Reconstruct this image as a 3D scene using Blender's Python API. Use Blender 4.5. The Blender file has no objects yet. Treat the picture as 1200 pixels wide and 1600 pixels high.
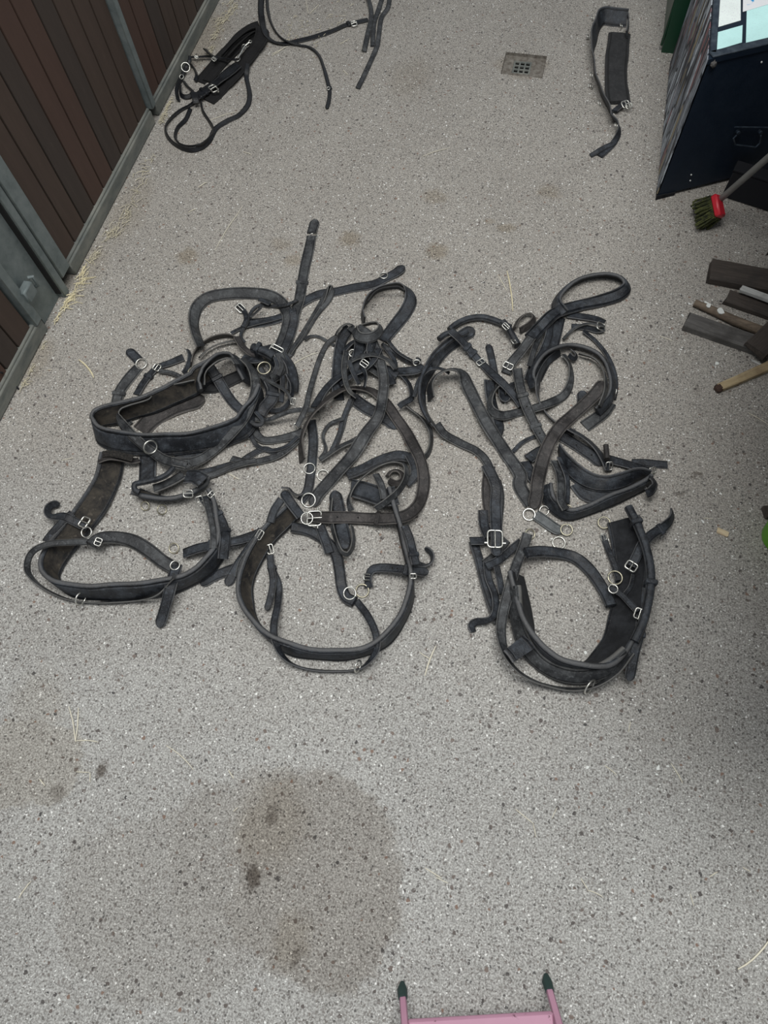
import bpy, bmesh, math, random
from math import sin, cos, pi, radians, sqrt
from mathutils import Vector, Matrix
random.seed(7)
SC = bpy.context.scene
# ------------------------------------------------------------------ camera
cam_d = bpy.data.cameras.new('camera'); cam = bpy.data.objects.new('camera', cam_d); SC.collection.objects.link(cam)
cam_d.sensor_fit = 'VERTICAL'; cam_d.sensor_height = 36.0; cam_d.lens = 36.0*1090.0/1600.0
cam_d.clip_start = 0.02
cam.matrix_world = Matrix(((0.972898, -0.189018, 0.133196, 0.000000), (0.226601, 0.894068, -0.386385, 0.000000), (-0.046052, 0.406096, 0.912669, 1.550000), (0.000000, 0.000000, 0.000000, 1.000000)))
SC.camera = cam
# ------------------------------------------------------------------ light and exposure
wd = bpy.data.worlds.new('overcast'); SC.world = wd; wd.use_nodes = True
wd.node_tree.nodes['Background'].inputs[0].default_value = (0.90, 0.95, 1.0, 1)
wd.node_tree.nodes['Background'].inputs[1].default_value = 0.46
def area(name, loc, target, size, sizey, power, col):
    d = bpy.data.lights.new(name, 'AREA'); d.shape = 'RECTANGLE'; d.size = size; d.size_y = sizey; d.energy = power; d.color = col
    o = bpy.data.objects.new(name, d); SC.collection.objects.link(o); o.location = loc
    o.rotation_euler = (Vector(target)-Vector(loc)).to_track_quat('-Z', 'Y').to_euler(); return o
area('roof_light', (-0.12, 0.50, 3.5), (-0.15, 0.5, 0), 1.3, 2.4, 112, (1.0, 0.985, 0.95))
SC.view_settings.view_transform = 'Standard'; SC.view_settings.look = 'None'
SC.view_settings.gamma = 1.0; SC.view_settings.use_curve_mapping = False
SC.view_settings.exposure = 0.0

# ------------------------------------------------------------------ helpers
def link(o): SC.collection.objects.link(o); return o
def mesh_obj(name, verts, faces, mats, parent=None, fm=None, uvs=None, smooth=True, loc=None, sharp=38):
    me = bpy.data.meshes.new(name); me.from_pydata([tuple(v) for v in verts], [], faces)
    for m in (mats if isinstance(mats, (list, tuple)) else [mats]): me.materials.append(m)
    if fm: me.polygons.foreach_set('material_index', fm)
    if uvs:
        l = me.uv_layers.new(name='UVMap'); k = 0
        for f in faces:
            for vi in f:
                l.data[k].uv = uvs[vi]; k += 1
    if smooth:
        me.polygons.foreach_set('use_smooth', [True]*len(me.polygons)); me.set_sharp_from_angle(angle=radians(sharp))
    me.update(); o = link(bpy.data.objects.new(name, me))
    if parent: o.parent = parent
    if loc is not None: o.location = loc
    return o
def thing(name, label, cat, loc=(0, 0, 0), rz=0.0, group=None):
    o = link(bpy.data.objects.new(name, None)); o.empty_display_size = .05
    o.location = loc; o.rotation_euler = (0, 0, rz); o['label'] = label; o['category'] = cat
    if group: o['group'] = group
    return o
def tag(o, label, cat, group=None, kind=None):
    o['label'] = label; o['category'] = cat
    if group: o['group'] = group
    if kind: o['kind'] = kind
    return o
def struct(o): o['kind'] = 'structure'; return o
class MB:
    def __init__(s): s.v = []; s.f = []
    def add(s, vs, fs):
        n = len(s.v); s.v += [Vector(v) for v in vs]; s.f += [tuple(i+n for i in f) for f in fs]
    def box(s, c, d, rz=0.0, M=None, bev=0.0):
        x, y, z = d[0]/2, d[1]/2, d[2]/2; b = min(bev, x*.9, y*.9, z*.9)
        if b > 0:
            vs = []
            for sz, i in ((-z, b), (-z+b, 0), (z-b, 0), (z, b)):
                for px, py in ((-x+i, -y+b+i*.0), (-x+b, -y+i), (x-b, -y+i), (x-i, -y+b), (x-i, y-b), (x-b, y-i), (-x+b, y-i), (-x+i, y-b)):
                    vs.append((max(-x+i, min(x-i, px)), max(-y+i, min(y-i, py)), sz))
            fs = [tuple(range(7, -1, -1)), tuple(range(24, 32))]
            for k in range(3):
                for j in range(8): fs.append((k*8+j, k*8+(j+1) % 8, k*8+8+(j+1) % 8, k*8+8+j))
        else:
            vs = [(-x,-y,-z),(x,-y,-z),(x,y,-z),(-x,y,-z),(-x,-y,z),(x,-y,z),(x,y,z),(-x,y,z)]
            fs = [(3,2,1,0),(4,5,6,7),(0,1,5,4),(1,2,6,5),(2,3,7,6),(3,0,4,7)]
        R = M if M is not None else Matrix.Rotation(rz, 3, 'Z')
        s.add([R @ Vector(v) + Vector(c) for v in vs], fs)
    def prism(s, poly, z0, z1):
        n = len(poly); s.add([(p[0], p[1], z0) for p in poly]+[(p[0], p[1], z1) for p in poly],
            [tuple(range(n-1, -1, -1)), tuple(range(n, 2*n))]+[(i, (i+1) % n, n+(i+1) % n, n+i) for i in range(n)])
    def tube(s, pts, r, closed=False, n=8, caps=True):
        pts = [Vector(p) for p in pts]; m = len(pts); rr = r if isinstance(r, (list, tuple)) else [r]*m
        vs = []; up = Vector((0, 0, 1)); prev = None
        for i in range(m):
            a = pts[(i-1) % m] if (closed or i) else pts[0]; b = pts[(i+1) % m] if (closed or i < m-1) else pts[-1]
            t = (b-a).normalized()
            if prev is None:
                q = t.cross(up)
                if q.length < .1: q = t.cross(Vector((1, 0, 0)))
                q.normalize()
            else: q = (prev-t*prev.dot(t)).normalized()
            prev = q; w = t.cross(q)
            for k in range(n):
                A = 2*pi*k/n; vs.append(pts[i]+(q*cos(A)+w*sin(A))*rr[i])
        fs = []
        for i in range(m if closed else m-1):
            j = (i+1) % m
            for k in range(n): fs.append((i*n+k, i*n+(k+1) % n, j*n+(k+1) % n, j*n+k))
        if not closed and caps: fs += [tuple(range(n-1, -1, -1)), tuple((m-1)*n+k for k in range(n))]
        s.add(vs, fs)
    def lathe(s, prof, c=(0, 0, 0), n=32):
        vs = []; m = len(prof)
        for r, z in prof:
            for k in range(n): vs.append((c[0]+r*cos(2*pi*k/n), c[1]+r*sin(2*pi*k/n), c[2]+z))
        s.add(vs, [(i*n+k, i*n+(k+1) % n, (i+1)*n+(k+1) % n, (i+1)*n+k) for i in range(m-1) for k in range(n)])
    def build(s, name, mat, parent=None, smooth=True, loc=None, uvs=None, sharp=38):
        return mesh_obj(name, s.v, s.f, mat, parent, smooth=smooth, loc=loc, uvs=uvs, sharp=sharp)
# node shorthand
class NT:
    def __init__(s, name, rough=.6, metal=0.0, spec=.5):
        s.m = bpy.data.materials.new(name); s.m.use_nodes = True; s.t = s.m.node_tree; s.b = s.t.nodes['Principled BSDF']
        s.b.inputs['Roughness'].default_value = rough; s.b.inputs['Metallic'].default_value = metal; s.b.inputs['Specular IOR Level'].default_value = spec
        s.tc = s.t.nodes.new('ShaderNodeTexCoord')
    def put(s, sock, v):
        if hasattr(v, 'node') or isinstance(v, bpy.types.NodeSocket): s.t.links.new(v, sock)
        elif isinstance(v, tuple) and len(v) == 3 and sock.type == 'RGBA': sock.default_value = (*v, 1)
        else: sock.default_value = v
    def noise(s, scale, detail=4, rough=.55, vec=None, dist=0.0, out='Fac'):
        n = s.t.nodes.new('ShaderNodeTexNoise'); n.inputs['Scale'].default_value = scale; n.inputs['Detail'].default_value = detail
        n.inputs['Roughness'].default_value = rough; n.inputs['Distortion'].default_value = dist
        s.put(n.inputs['Vector'], vec or s.tc.outputs['Object']); return n.outputs[out]
    def voro(s, scale, vec=None, feat='F1', rnd=1.0):
        n = s.t.nodes.new('ShaderNodeTexVoronoi'); n.inputs['Scale'].default_value = scale; n.feature = feat; n.inputs['Randomness'].default_value = rnd
        s.put(n.inputs['Vector'], vec or s.tc.outputs['Object']); return n
    def ramp(s, v, a, b, ca=0.0, cb=1.0):
        n = s.t.nodes.new('ShaderNodeMapRange'); n.clamp = True
        for k, x in zip(('Value', 'From Min', 'From Max', 'To Min', 'To Max'), (v, a, b, ca, cb)): s.put(n.inputs[k], x)
        return n.outputs[0]
    def math(s, op, a, b=0.0):
        n = s.t.nodes.new('ShaderNodeMath'); n.operation = op; s.put(n.inputs[0], a); s.put(n.inputs[1], b); return n.outputs[0]
    def mix(s, f, a, b, mode='MIX'):
        n = s.t.nodes.new('ShaderNodeMix'); n.data_type = 'RGBA'; n.blend_type = mode
        s.put(n.inputs[0], f); s.put(n.inputs[6], a); s.put(n.inputs[7], b); return n.outputs[2]
    def mapping(s, scale=(1, 1, 1), rot=(0, 0, 0), vec=None):
        n = s.t.nodes.new('ShaderNodeMapping'); n.inputs['Scale'].default_value = scale; n.inputs['Rotation'].default_value = rot
        s.put(n.inputs['Vector'], vec or s.tc.outputs['Object']); return n.outputs[0]
    def xyz(s, vec=None):
        n = s.t.nodes.new('ShaderNodeSeparateXYZ'); s.put(n.inputs[0], vec or s.tc.outputs['Object']); return n.outputs
    def bump(s, h, strength=.4, dist=.002):
        n = s.t.nodes.new('ShaderNodeBump'); n.inputs['Strength'].default_value = strength; n.inputs['Distance'].default_value = dist
        s.put(n.inputs['Height'], h); s.put(s.b.inputs['Normal'], n.outputs[0])
    def col(s, v): s.put(s.b.inputs['Base Color'], v); return s
    def rough(s, v): s.put(s.b.inputs['Roughness'], v); return s

# ------------------------------------------------------------------ materials
def leather(name, base, dusty, edge, dust_sheen_amt=.5, r=(.42, .7)):
    m = NT(name, spec=.5)
    uvv = m.mapping((.02, 1, 1), vec=m.tc.outputs['UV'])                 # runs along the strap
    n1 = m.noise(22, 5, .68); n2 = m.noise(95, 5, .75); n3 = m.noise(420, 3); st = m.noise(60, 5, .75, m.mapping((.5, .12, 1), vec=m.tc.outputs['UV']))
    c = m.mix(m.math('MULTIPLY', m.ramp(n1, .44, .66), dust_sheen_amt), base, dusty)  # dust tone, with bluish sky highlights painted into it
    c = m.mix(m.ramp(n2, .55, .72, 0, dust_sheen_amt*.9), c, tuple(min(1, x*1.7) for x in dusty))
    c = m.mix(m.ramp(n2, .46, .30, 0, .7), c, tuple(x*.45 for x in base))
    c = m.mix(m.ramp(st, .58, .72, 0, .4), c, tuple(min(1, x*1.5) for x in dusty))  # lengthwise streaks of dust and painted sheen
    uv = m.xyz(m.tc.outputs['UV']); u = m.math('ABSOLUTE', uv[0])
    c = m.mix(m.ramp(u, .88, .97, 0, .65), c, edge)                      # worn cut edge, lightened further by a painted sky highlight
    line = m.math('MULTIPLY', m.ramp(u, .66, .71), m.ramp(u, .84, .79))
    c = m.mix(m.math('MULTIPLY', line, .75), c, tuple(x*.25 for x in base))   # stitched groove
    ws = m.ramp(m.noise(13, 4, .65), .62, .72, 0, .4)
    c = m.mix(ws, c, edge); m.col(c)
    m.rough(m.ramp(n1, .3, .7, r[0], r[1]))
    h = m.math('ADD', m.math('MULTIPLY', n2, .8), m.math('MULTIPLY', n3, .3)); h = m.math('SUBTRACT', h, m.math('MULTIPLY', line, .5))
    m.bump(h, .8, .003); return m.m
M = {}
M['lk'] = leather('black_leather', (.009, .011, .015), (.054, .064, .078), (.115, .116, .118), .75)
M['lg'] = leather('grey_worn_leather', (.019, .021, .024), (.088, .094, .099), (.14, .138, .13), .85, (.48, .72))
M['lb'] = leather('brown_worn_leather', (.022, .020, .020), (.078, .071, .069), (.12, .11, .10), .75, (.5, .75))
M['lt'] = leather('pale_grey_leather', (.085, .095, .10), (.17, .185, .19), (.12, .12, .12), .6, (.45, .65))
M['lj'] = leather('clean_black_leather', (.004, .005, .007), (.016, .020, .028), (.018, .018, .019), .4, (.32, .5))
M['lf'] = leather('dark_felt_lining', (.020, .021, .023), (.045, .046, .048), (.03, .03, .03), .5, (.85, .95))
M['felt'] = leather('black_felt', (.004, .004, .005), (.013, .013, .013), (.01, .01, .01), .4, (.85, .95))
m = NT('worn_lining', .85); n = m.noise(22, 5, .7, dist=.6)
c = m.mix(m.ramp(n, .38, .62), (.006, .006, .007), (.050, .043, .034)); c = m.mix(m.ramp(m.noise(60, 3), .6, .75, 0, .6), c, (.16, .14, .11))
m.col(c); m.bump(n, .6, .003); M['lining'] = m.m
m = NT('black_lining', .9); n = m.noise(30, 5, .7); m.col(m.mix(m.ramp(n, .4, .65), (.004, .005, .007), (.018, .020, .024))); m.bump(n, .5, .003); M['lining_black'] = m.m
m = NT('hairy_lining', .95); n = m.noise(120, 5, .8, dist=1.5); m.col(m.mix(m.ramp(n, .4, .6), (.006, .006, .006), (.05, .045, .04))); m.bump(n, 1, .006); M['fuzz'] = m.m
def metal(name, c1, c2, rg=.28, tarn=(.16, .2, .17)):
    m = NT(name, rg, 1.0); n = m.noise(90, 4, .7); m.col(m.mix(m.ramp(n, .55, .75), m.mix(m.noise(20), c1, c2), tarn)); m.rough(m.ramp(n, .3, .7, rg, rg+.3)); m.bump(n, .2, .0006); return m.m
M['steel'] = metal('nickel_plate', (.78, .78, .74), (.60, .60, .56), .25)
M['brass'] = metal('tarnished_brass', (.62, .58, .45), (.42, .40, .31), .3)
m = NT('galvanised_steel', .55, .55); v = m.voro(55); n = m.noise(12, 5, .7)
c = m.mix(m.ramp(n, .35, .65), (.15, .185, .19), (.26, .30, .305)); c = m.mix(m.math('MULTIPLY', m.xyz(v.outputs['Color'])[0], .35), c, (.26, .30, .30))
c = m.mix(m.ramp(m.noise(5, 4, .7), .55, .75, 0, .6), c, (.085, .085, .07)); m.col(c); m.bump(n, .2, .001); M['galv'] = m.m
m = NT('dusty_galvanised_rail', .8, .2); n = m.noise(25, 5, .7, m.mapping((1, .3, 1)))
m.col(m.mix(m.ramp(n, .35, .65), (.12, .135, .13), (.24, .245, .22))); m.bump(n, .3, .001); M['rail'] = m.m
def board_mat(name, a, b):
    m = NT(name, .6); n = m.noise(9, 6, .65, m.mapping((6, 6, .7)), .4); n2 = m.noise(4, 4)
    c = m.mix(n, a, b); c = m.mix(m.ramp(n2, .55, .8, 0, .35), c, (.075, .066, .062)); c = m.mix(m.ramp(m.noise(60, 3, .7, m.mapping((3, 3, .35))), .68, .76, 0, .4), c, (.16, .145, .13))
    m.col(c); m.rough(m.ramp(n2, .3, .7, .55, .8)); m.bump(n, .35, .002); return m.m
M['board'] = [board_mat('brown_board', (.040, .026, .020), (.078, .052, .040)), board_mat('red_brown_board', (.052, .028, .021), (.085, .048, .036)), board_mat('dark_board', (.030, .022, .019), (.060, .044, .036))]
def wood(name, a, b, dirt=(.03, .028, .026), sc=1.0, rot=0.0):
    m = NT(name, .8); mp = m.mapping((2.2*sc, 22*sc, 22*sc)); n = m.noise(5, 6, .7, mp, .8); n2 = m.noise(14, 4, .7)
    c = m.mix(m.ramp(n, .3, .7), a, b); c = m.mix(m.ramp(n2, .5, .7, 0, .55), c, dirt); m.col(c); m.bump(n, .5, .002); return m.m
M['w_grey'] = wood('weathered_grey_wood', (.055, .052, .050), (.15, .145, .14))
M['w_dark'] = wood('dark_brown_wood', (.030, .024, .021), (.085, .070, .060))
M['w_stick'] = wood('round_stick_wood', (.085, .064, .048), (.23, .18, .13), (.06, .045, .035))
M['w_light'] = wood('split_pale_wood', (.30, .22, .12), (.52, .43, .27), (.16, .11, .06))
M['w_char'] = wood('broken_dark_end', (.012, .008, .006), (.10, .055, .04), (.01, .008, .007), 3)
M['w_white'] = wood('white_painted_wood', (.38, .39, .38), (.58, .59, .58), (.20, .20, .19))
M['w_chip'] = wood('tan_chip_wood', (.55, .42, .25), (.80, .70, .50), (.35, .22, .12))
def plain(name, c1, c2, r=.5, sc=20, metal_=0.0):
    m = NT(name, r, metal_); n = m.noise(sc, 4, .6); m.col(m.mix(n, c1, c2)); m.bump(n, .15, .001); return m.m
M['straw'] = plain('straw', (.60, .52, .32), (.85, .79, .56), .7, 40)
M['straw_dull'] = plain('dusty_straw', (.42, .38, .28), (.66, .62, .48), .8, 40)
M['straw_pale'] = plain('pale_straw', (.62, .58, .45), (.85, .82, .70), .7, 40)
M['white'] = plain('white_flake', (.65, .68, .66), (.85, .88, .86), .7, 60)
M['green_dark'] = plain('dark_green_plastic', (.005, .030, .016), (.010, .060, .030), .35, 8)
M['green'] = plain('lime_green_plastic', (.10, .36, .015), (.15, .46, .025), .4, 8)
M['black'] = plain('black_paint', (.002, .003, .006), (.005, .006, .010), .9, 10)
M['hole'] = plain('dark_hole', (.004, .004, .004), (.006, .006, .006), .9)
M['red'] = plain('red_plastic', (.45, .015, .028), (.62, .03, .05), .4, 15)
M['foot'] = plain('dark_green_rubber', (.012, .035, .032), (.03, .06, .055), .7, 60)
M['handle'] = plain('dusty_grey_pole', (.14, .145, .14), (.25, .25, .24), .7, 30)
m = NT('chipped_pink_paint', .42); n = m.noise(45, 4, .7); c = m.mix(m.noise(8), (.44, .22, .32), (.58, .33, .44)); m.col(m.mix(m.ramp(n, .66, .72), c, (.16, .07, .10))); m.bump(n, .2, .001); M['pink'] = m.m
m = NT('green_bristle', .8); n = m.noise(60, 4, .7); m.col(m.mix(m.ramp(n, .4, .62), (.008, .012, .004), (.075, .085, .02))); M['bristle'] = m.m
m = NT('navy_paint', .55, 0, .35); n = m.noise(30, 4, .6); c = m.mix(n, (.004, .011, .024), (.007, .017, .034))
c = m.mix(m.ramp(m.noise(9, 5, .75), .70, .74, 0, .8), c, (.05, .035, .03)); m.col(c); m.rough(m.ramp(n, .3, .7, .5, .7)); m.bump(n, .25, .002); M['navy'] = m.m
m = NT('navy_trim', .5); n = m.noise(40, 4, .7, m.mapping((1, 1, 1))); m.col(m.mix(m.ramp(n, .4, .7), (.014, .024, .040), (.055, .075, .095))); M['navy_trim'] = m.m
# cut magazine strips glued along the chest side (flat print)
m = NT('glued_paper_strips', .6); mp = m.mapping((30, 22, 4.2), (radians(16), 0, 0)); v = m.voro(2.0, mp); sx = m.xyz(v.outputs['Color'])
c = m.mix(sx[0], (.045, .05, .06), (.20, .225, .26)); c = m.mix(m.ramp(sx[1], .75, .8), c, (.34, .38, .42)); c = m.mix(m.ramp(sx[2], .86, .88), c, (.16, .08, .085)); c = m.mix(m.ramp(sx[1], .14, .12), c, (.20, .17, .11))
c = m.mix(m.ramp(sx[0], .2, .16), c, (.012, .014, .02)); c = m.mix(m.ramp(m.voro(2.0, mp, 'DISTANCE_TO_EDGE').outputs['Distance'], .07, .03), c, (.012, .015, .02))
c = m.mix(m.ramp(m.noise(70, 3), .55, .62, 0, .5), c, (.03, .035, .05)); c = m.mix(1.0, c, (1.6, 1.6, 1.6), 'MULTIPLY'); m.col(c); M['collage'] = m.m

# ------------------------------------------------------------------ floor
STAINS = [  # x, y, radius, strength, colour index   (dirt and damp marks with a shape of their own)
    (-0.183, -0.144, 0.183, 0.213, 0.62, 0),
    (-0.331, -0.144, 0.164, 0.183, 0.42, 0),
    (-0.464, -0.268, 0.222, 0.175, 0.30, 0),
    (-0.301, -0.174, 0.021, 0.031, 0.90, 1),
    (-0.680, -0.054, 0.015, 0.021, 0.90, 1),
    (-0.297, -0.057, 0.015, 0.027, 0.60, 1),
    (-0.178, -0.287, 0.014, 0.027, 0.50, 1),
    (-0.298, -0.075, 0.090, 0.111, 0.35, 2),
    (-0.196, -0.259, 0.048, 0.065, 0.35, 2),
    (-0.847, -0.075, 0.123, 0.095, 0.32, 2),
    (-0.871, 0.043, 0.085, 0.087, 0.22, 2),
    (-0.752, -0.118, 0.027, 0.019, 0.50, 1),
    (-0.988, 1.338, 0.042, 0.040, 0.60, 2),
    (-0.720, 1.438, 0.038, 0.033, 0.35, 2),
    (-0.526, 1.492, 0.041, 0.038, 0.60, 2),
    (-0.674, 1.384, 0.030, 0.030, 0.50, 2),
    (-0.265, 1.495, 0.040, 0.044, 0.60, 2),
    (-0.311, 1.706, 0.049, 0.037, 0.45, 2),
    (-0.083, 1.621, 0.037, 0.025, 0.55, 2),
    (0.022, 1.787, 0.045, 0.037, 0.45, 2),
    (-0.134, 1.640, 0.019, 0.020, 0.40, 2),
    (-0.146, 2.351, 0.100, 0.080, 0.60, 2),
    (-1.230, 1.481, 0.079, 0.169, 0.28, 2),
    (-1.276, 1.239, 0.086, 0.155, 0.30, 2),
    (-1.272, 0.912, 0.054, 0.090, 0.40, 2),
    (-1.268, 2.319, 0.092, 0.225, 0.45, 2),
    (0.500, 0.911, 0.015, 0.011, 0.70, 1),
    (0.463, 0.854, 0.018, 0.010, 0.50, 1),
    (0.488, 1.153, 0.009, 0.028, 0.30, 1),
    (-0.505, 2.233, 0.085, 0.133, 0.20, 2),
]
def floor_material():
    m = NT('exposed_aggregate_concrete', .82, 0, .35)
    obj = m.tc.outputs['Object']
    wob = m.noise(7, 4, .6, out='Color')
    base = m.mix(m.ramp(m.noise(3.2, 5, .65), .35, .68), (.335, .325, .305), (.44, .435, .415))
    fy = m.math('ADD', m.xyz(obj)[1], m.math('MULTIPLY', m.noise(2.2, 4, .6), .7))
    base = m.mix(m.ramp(fy, .45, 1.15), base, m.mix(1.0, base, (.88, .84, .785), 'MULTIPLY'))     # warmer, darker tone further along the passage
    grain = m.noise(260, 3, .7); base = m.mix(m.ramp(grain, .40, .62), m.mix(.55, base, (.12, .12, .115)), m.mix(.5, base, m.mix(m.ramp(fy, .45, 1.15), (.70, .715, .70), (.62, .59, .55))))
    g2 = m.noise(90, 3, .6); base = m.mix(m.ramp(g2, .50, .72, 0, .38), base, (.165, .160, .150))
    h = m.math('MULTIPLY', grain, .4)
    vec = m.t.nodes.new('ShaderNodeVectorMath'); vec.operation = 'MULTIPLY_ADD'
    n_ = m.noise(140, 2, .5, out='Color'); m.put(vec.inputs[0], n_); vec.inputs[1].default_value = (.0075, .0075, .0075); m.put(vec.inputs[2], obj)
    for sc, keep, rad, a, b, st in ((56, .20, .29, (.045, .045, .047), (.18, .14, .12), .92), (125, .42, .33, (.060, .060, .060), (.20, .18, .165), .85), (180, .55, .36, (.10, .095, .09), (.23, .215, .20), .75), (290, .42, .38, (.13, .127, .12), (.27, .26, .25), .65)):
        v = m.voro(sc, vec.outputs[0]); cx = m.xyz(v.outputs['Color'])
        size = m.ramp(cx[2], 0, 1, rad*.65, rad*1.15)
        inside = m.math('LESS_THAN', v.outputs['Distance'], size)
        mask = m.math('MULTIPLY', inside, m.math('LESS_THAN', cx[0], keep))
        base = m.mix(m.math('MULTIPLY', mask, st), base, m.mix(cx[1], a, b)); h = m.math('SUBTRACT', h, m.math('MULTIPLY', mask, .25))
    for sc, keep, rad, c in ((95, .018, .32, (.22, .155, .125)), (120, .05, .26, (.80, .81, .79)), (240, .11, .30, (.74, .75, .73))):
        v = m.voro(sc, vec.outputs[0]); cx = m.xyz(v.outputs['Color'])
        mask = m.math('MULTIPLY', m.math('LESS_THAN', v.outputs['Distance'], rad), m.math('GREATER_THAN', cx[1], 1-keep))
        base = m.mix(mask, base, c)
    # stains
    wv = m.t.nodes.new('ShaderNodeVectorMath'); wv.operation = 'MULTIPLY_ADD'; m.put(wv.inputs[0], m.noise(45, 4, .7, out='Color')); wv.inputs[1].default_value = (.05, .05, 0); m.put(wv.inputs[2], obj); wv2 = m.t.nodes.new('ShaderNodeVectorMath'); wv2.operation = 'SUBTRACT'; m.put(wv2.inputs[0], wv.outputs[0]); wv2.inputs[1].default_value = (.025, .025, 0); wobbled = wv2.outputs[0]
    cols = [(.62, .575, .53), (.30, .265, .24), (.66, .58, .46)]
    for ci in range(3):
        acc = None
        for x, y, rx, ry, s, k in STAINS:
            if k != ci: continue
            mp = m.t.nodes.new('ShaderNodeVectorMath'); mp.operation = 'SUBTRACT'; m.put(mp.inputs[0], wobbled); mp.inputs[1].default_value = (x, y, 0)
            q = m.xyz(mp.outputs[0]); wx = m.xyz(wob)
            dx = m.math('DIVIDE', m.math('ADD', q[0], m.math('MULTIPLY', m.math('SUBTRACT', wx[0], .5), rx*.9)), rx)
            dy = m.math('DIVIDE', m.math('ADD', q[1], m.math('MULTIPLY', m.math('SUBTRACT', wx[1], .5), ry*.9)), ry)
            d = m.math('SQRT', m.math('ADD', m.math('MULTIPLY', dx, dx), m.math('MULTIPLY', dy, dy)))
            f = m.ramp(d, 1.0, .90 if rx > .1 else .5, 0, s)
            acc = f if acc is None else m.math('MAXIMUM', acc, f)
        if acc is not None: base = m.mix(acc, base, cols[ci], 'MULTIPLY')
    m.col(base); m.bump(h, .35, .0022); return m.m
M['floor'] = floor_material()
dx0, dx1, dy0, dy1 = (-0.2081, -0.0691, 2.2963, 2.4109)
xs = [-1.60, dx0, dx1, 1.30]; ys = [-1.2, dy0, dy1, 3.9]
b = MB()
for i in range(3):
    for j in range(3):
        if i == 1 and j == 1: continue
        b.add([(xs[i], ys[j], 0), (xs[i+1], ys[j], 0), (xs[i+1], ys[j+1], 0), (xs[i], ys[j+1], 0)], [(0, 1, 2, 3)])
fl = struct(b.build('floor', M['floor'], smooth=False))
# drain set in the floor
m = NT('drain_dirt', .95); n = m.noise(60, 5, .7); m.col(m.mix(m.ramp(n, .35, .65), (.10, .085, .07), (.24, .225, .20))); m.bump(n, .8, .004); M['dirt'] = m.m
gx, gy = (-0.1444, 2.3545)
dr = thing('floor_drain', 'small square grated drain sunk in a dirty rectangular recess of the concrete', 'drain', (gx, gy, -.012))
b = MB(); W, Hh = .030, .032
X0, X1, Y0, Y1 = dx0-gx, dx1-gx, dy0-gy, dy1-gy
for (a, c_, d_, e) in ((X0, -W, Y0, Y1), (W, X1, Y0, Y1), (-W, W, Y0, -Hh), (-W, W, Hh, Y1)):
    b.box(((a+c_)/2, (d_+e)/2, -.006), (c_-a, e-d_, .016))
for (a, c_, d_, e) in ((X0-.004, X0, Y0, Y1), (X1, X1+.004, Y0, Y1), (X0, X1, Y0-.004, Y0), (X0, X1, Y1, Y1+.004)):
    b.box(((a+c_)/2, (d_+e)/2, .001), (c_-a, e-d_, .020))
b.build('basin', M['dirt'], dr)
b = MB(); b.box((0, 0, -.06), (.064, .068, .004))
for sx_, sy_ in ((-1, 0), (1, 0), (0, -1), (0, 1)): b.box((sx_*.032, sy_*.034, -.034), (.004 if sx_ else .064, .004 if sy_ else .068, .052))
b.build('sump', M['hole'], dr)
b = MB()
for k in range(4):
    b.box((-.027+k*.018, 0, -.001), (.006, .062, .006), bev=.001); b.box((0, -.029+k*.0193, -.0005), (.060, .006, .006), bev=.001)
b.build('grate', M['rail'], dr)

# ------------------------------------------------------------------ stable front on the left
WX = -1.285
def slab(name, y0, y1, z0, z1, th, mat, parent=None, x=WX, bev=.002):
    b = MB(); b.box((0, 0, 0), (th, y1-y0, z1-z0), bev=bev); o = b.build(name, mat, parent)
    o.location = (x-th/2, (y0+y1)/2, (z0+z1)/2); return o
base = struct(slab('wall_left', -1.2, 3.9, 0.0, 2.2, .02, M['black'], x=WX-.045, bev=0))
def loc_child(o, par): o.parent = par; o.location = Vector(o.location)-Vector(par.location); return o
def panel(label, y0, y1, seams, z0, z1, frame):
    p = thing('stable_panel', label, 'stable partition', (WX, y0, 0.0))
    for i in range(len(seams)-1):
        o = slab('board', seams[i]+.0015, seams[i+1]-.0015, z0-.012, z1, .022+random.uniform(0, .002), M['board'][[0, 1, 2, 0, 2, 1, 0][(i*3+len(seams)) % 7]], x=WX-.012)
        loc_child(o, p)
    b = MB(); b.box((-.022, (y1-y0)/2, .024), (.044, y1-y0, .044), bev=.003); b.box((-.012, (y1-y0)/2, .048), (.014, y1-y0, .010), bev=.002)
    b.build('bottom_rail', M['rail'], p)
    for fy, w_, th in frame:
        q = MB(); q.box((-.02, fy-y0, (z1+.045)/2), (.04+th, w_, z1-.045), bev=.003); q.build('frame_post', M['galv'], p)
    return p
ZT = 2.2
panel('long partition of brown boards behind the folded bridle, farthest along the wall', 1.905, 3.85, [1.905+.0775*k for k in range(26)], .05, ZT, [(1.889, .028, .012)])
panel('brown boarded partition between two galvanised posts, middle of the wall', 1.21, 1.872, [1.212+.0732*k for k in range(10)], .05, ZT, [(1.182, .050, .008)])
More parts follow.
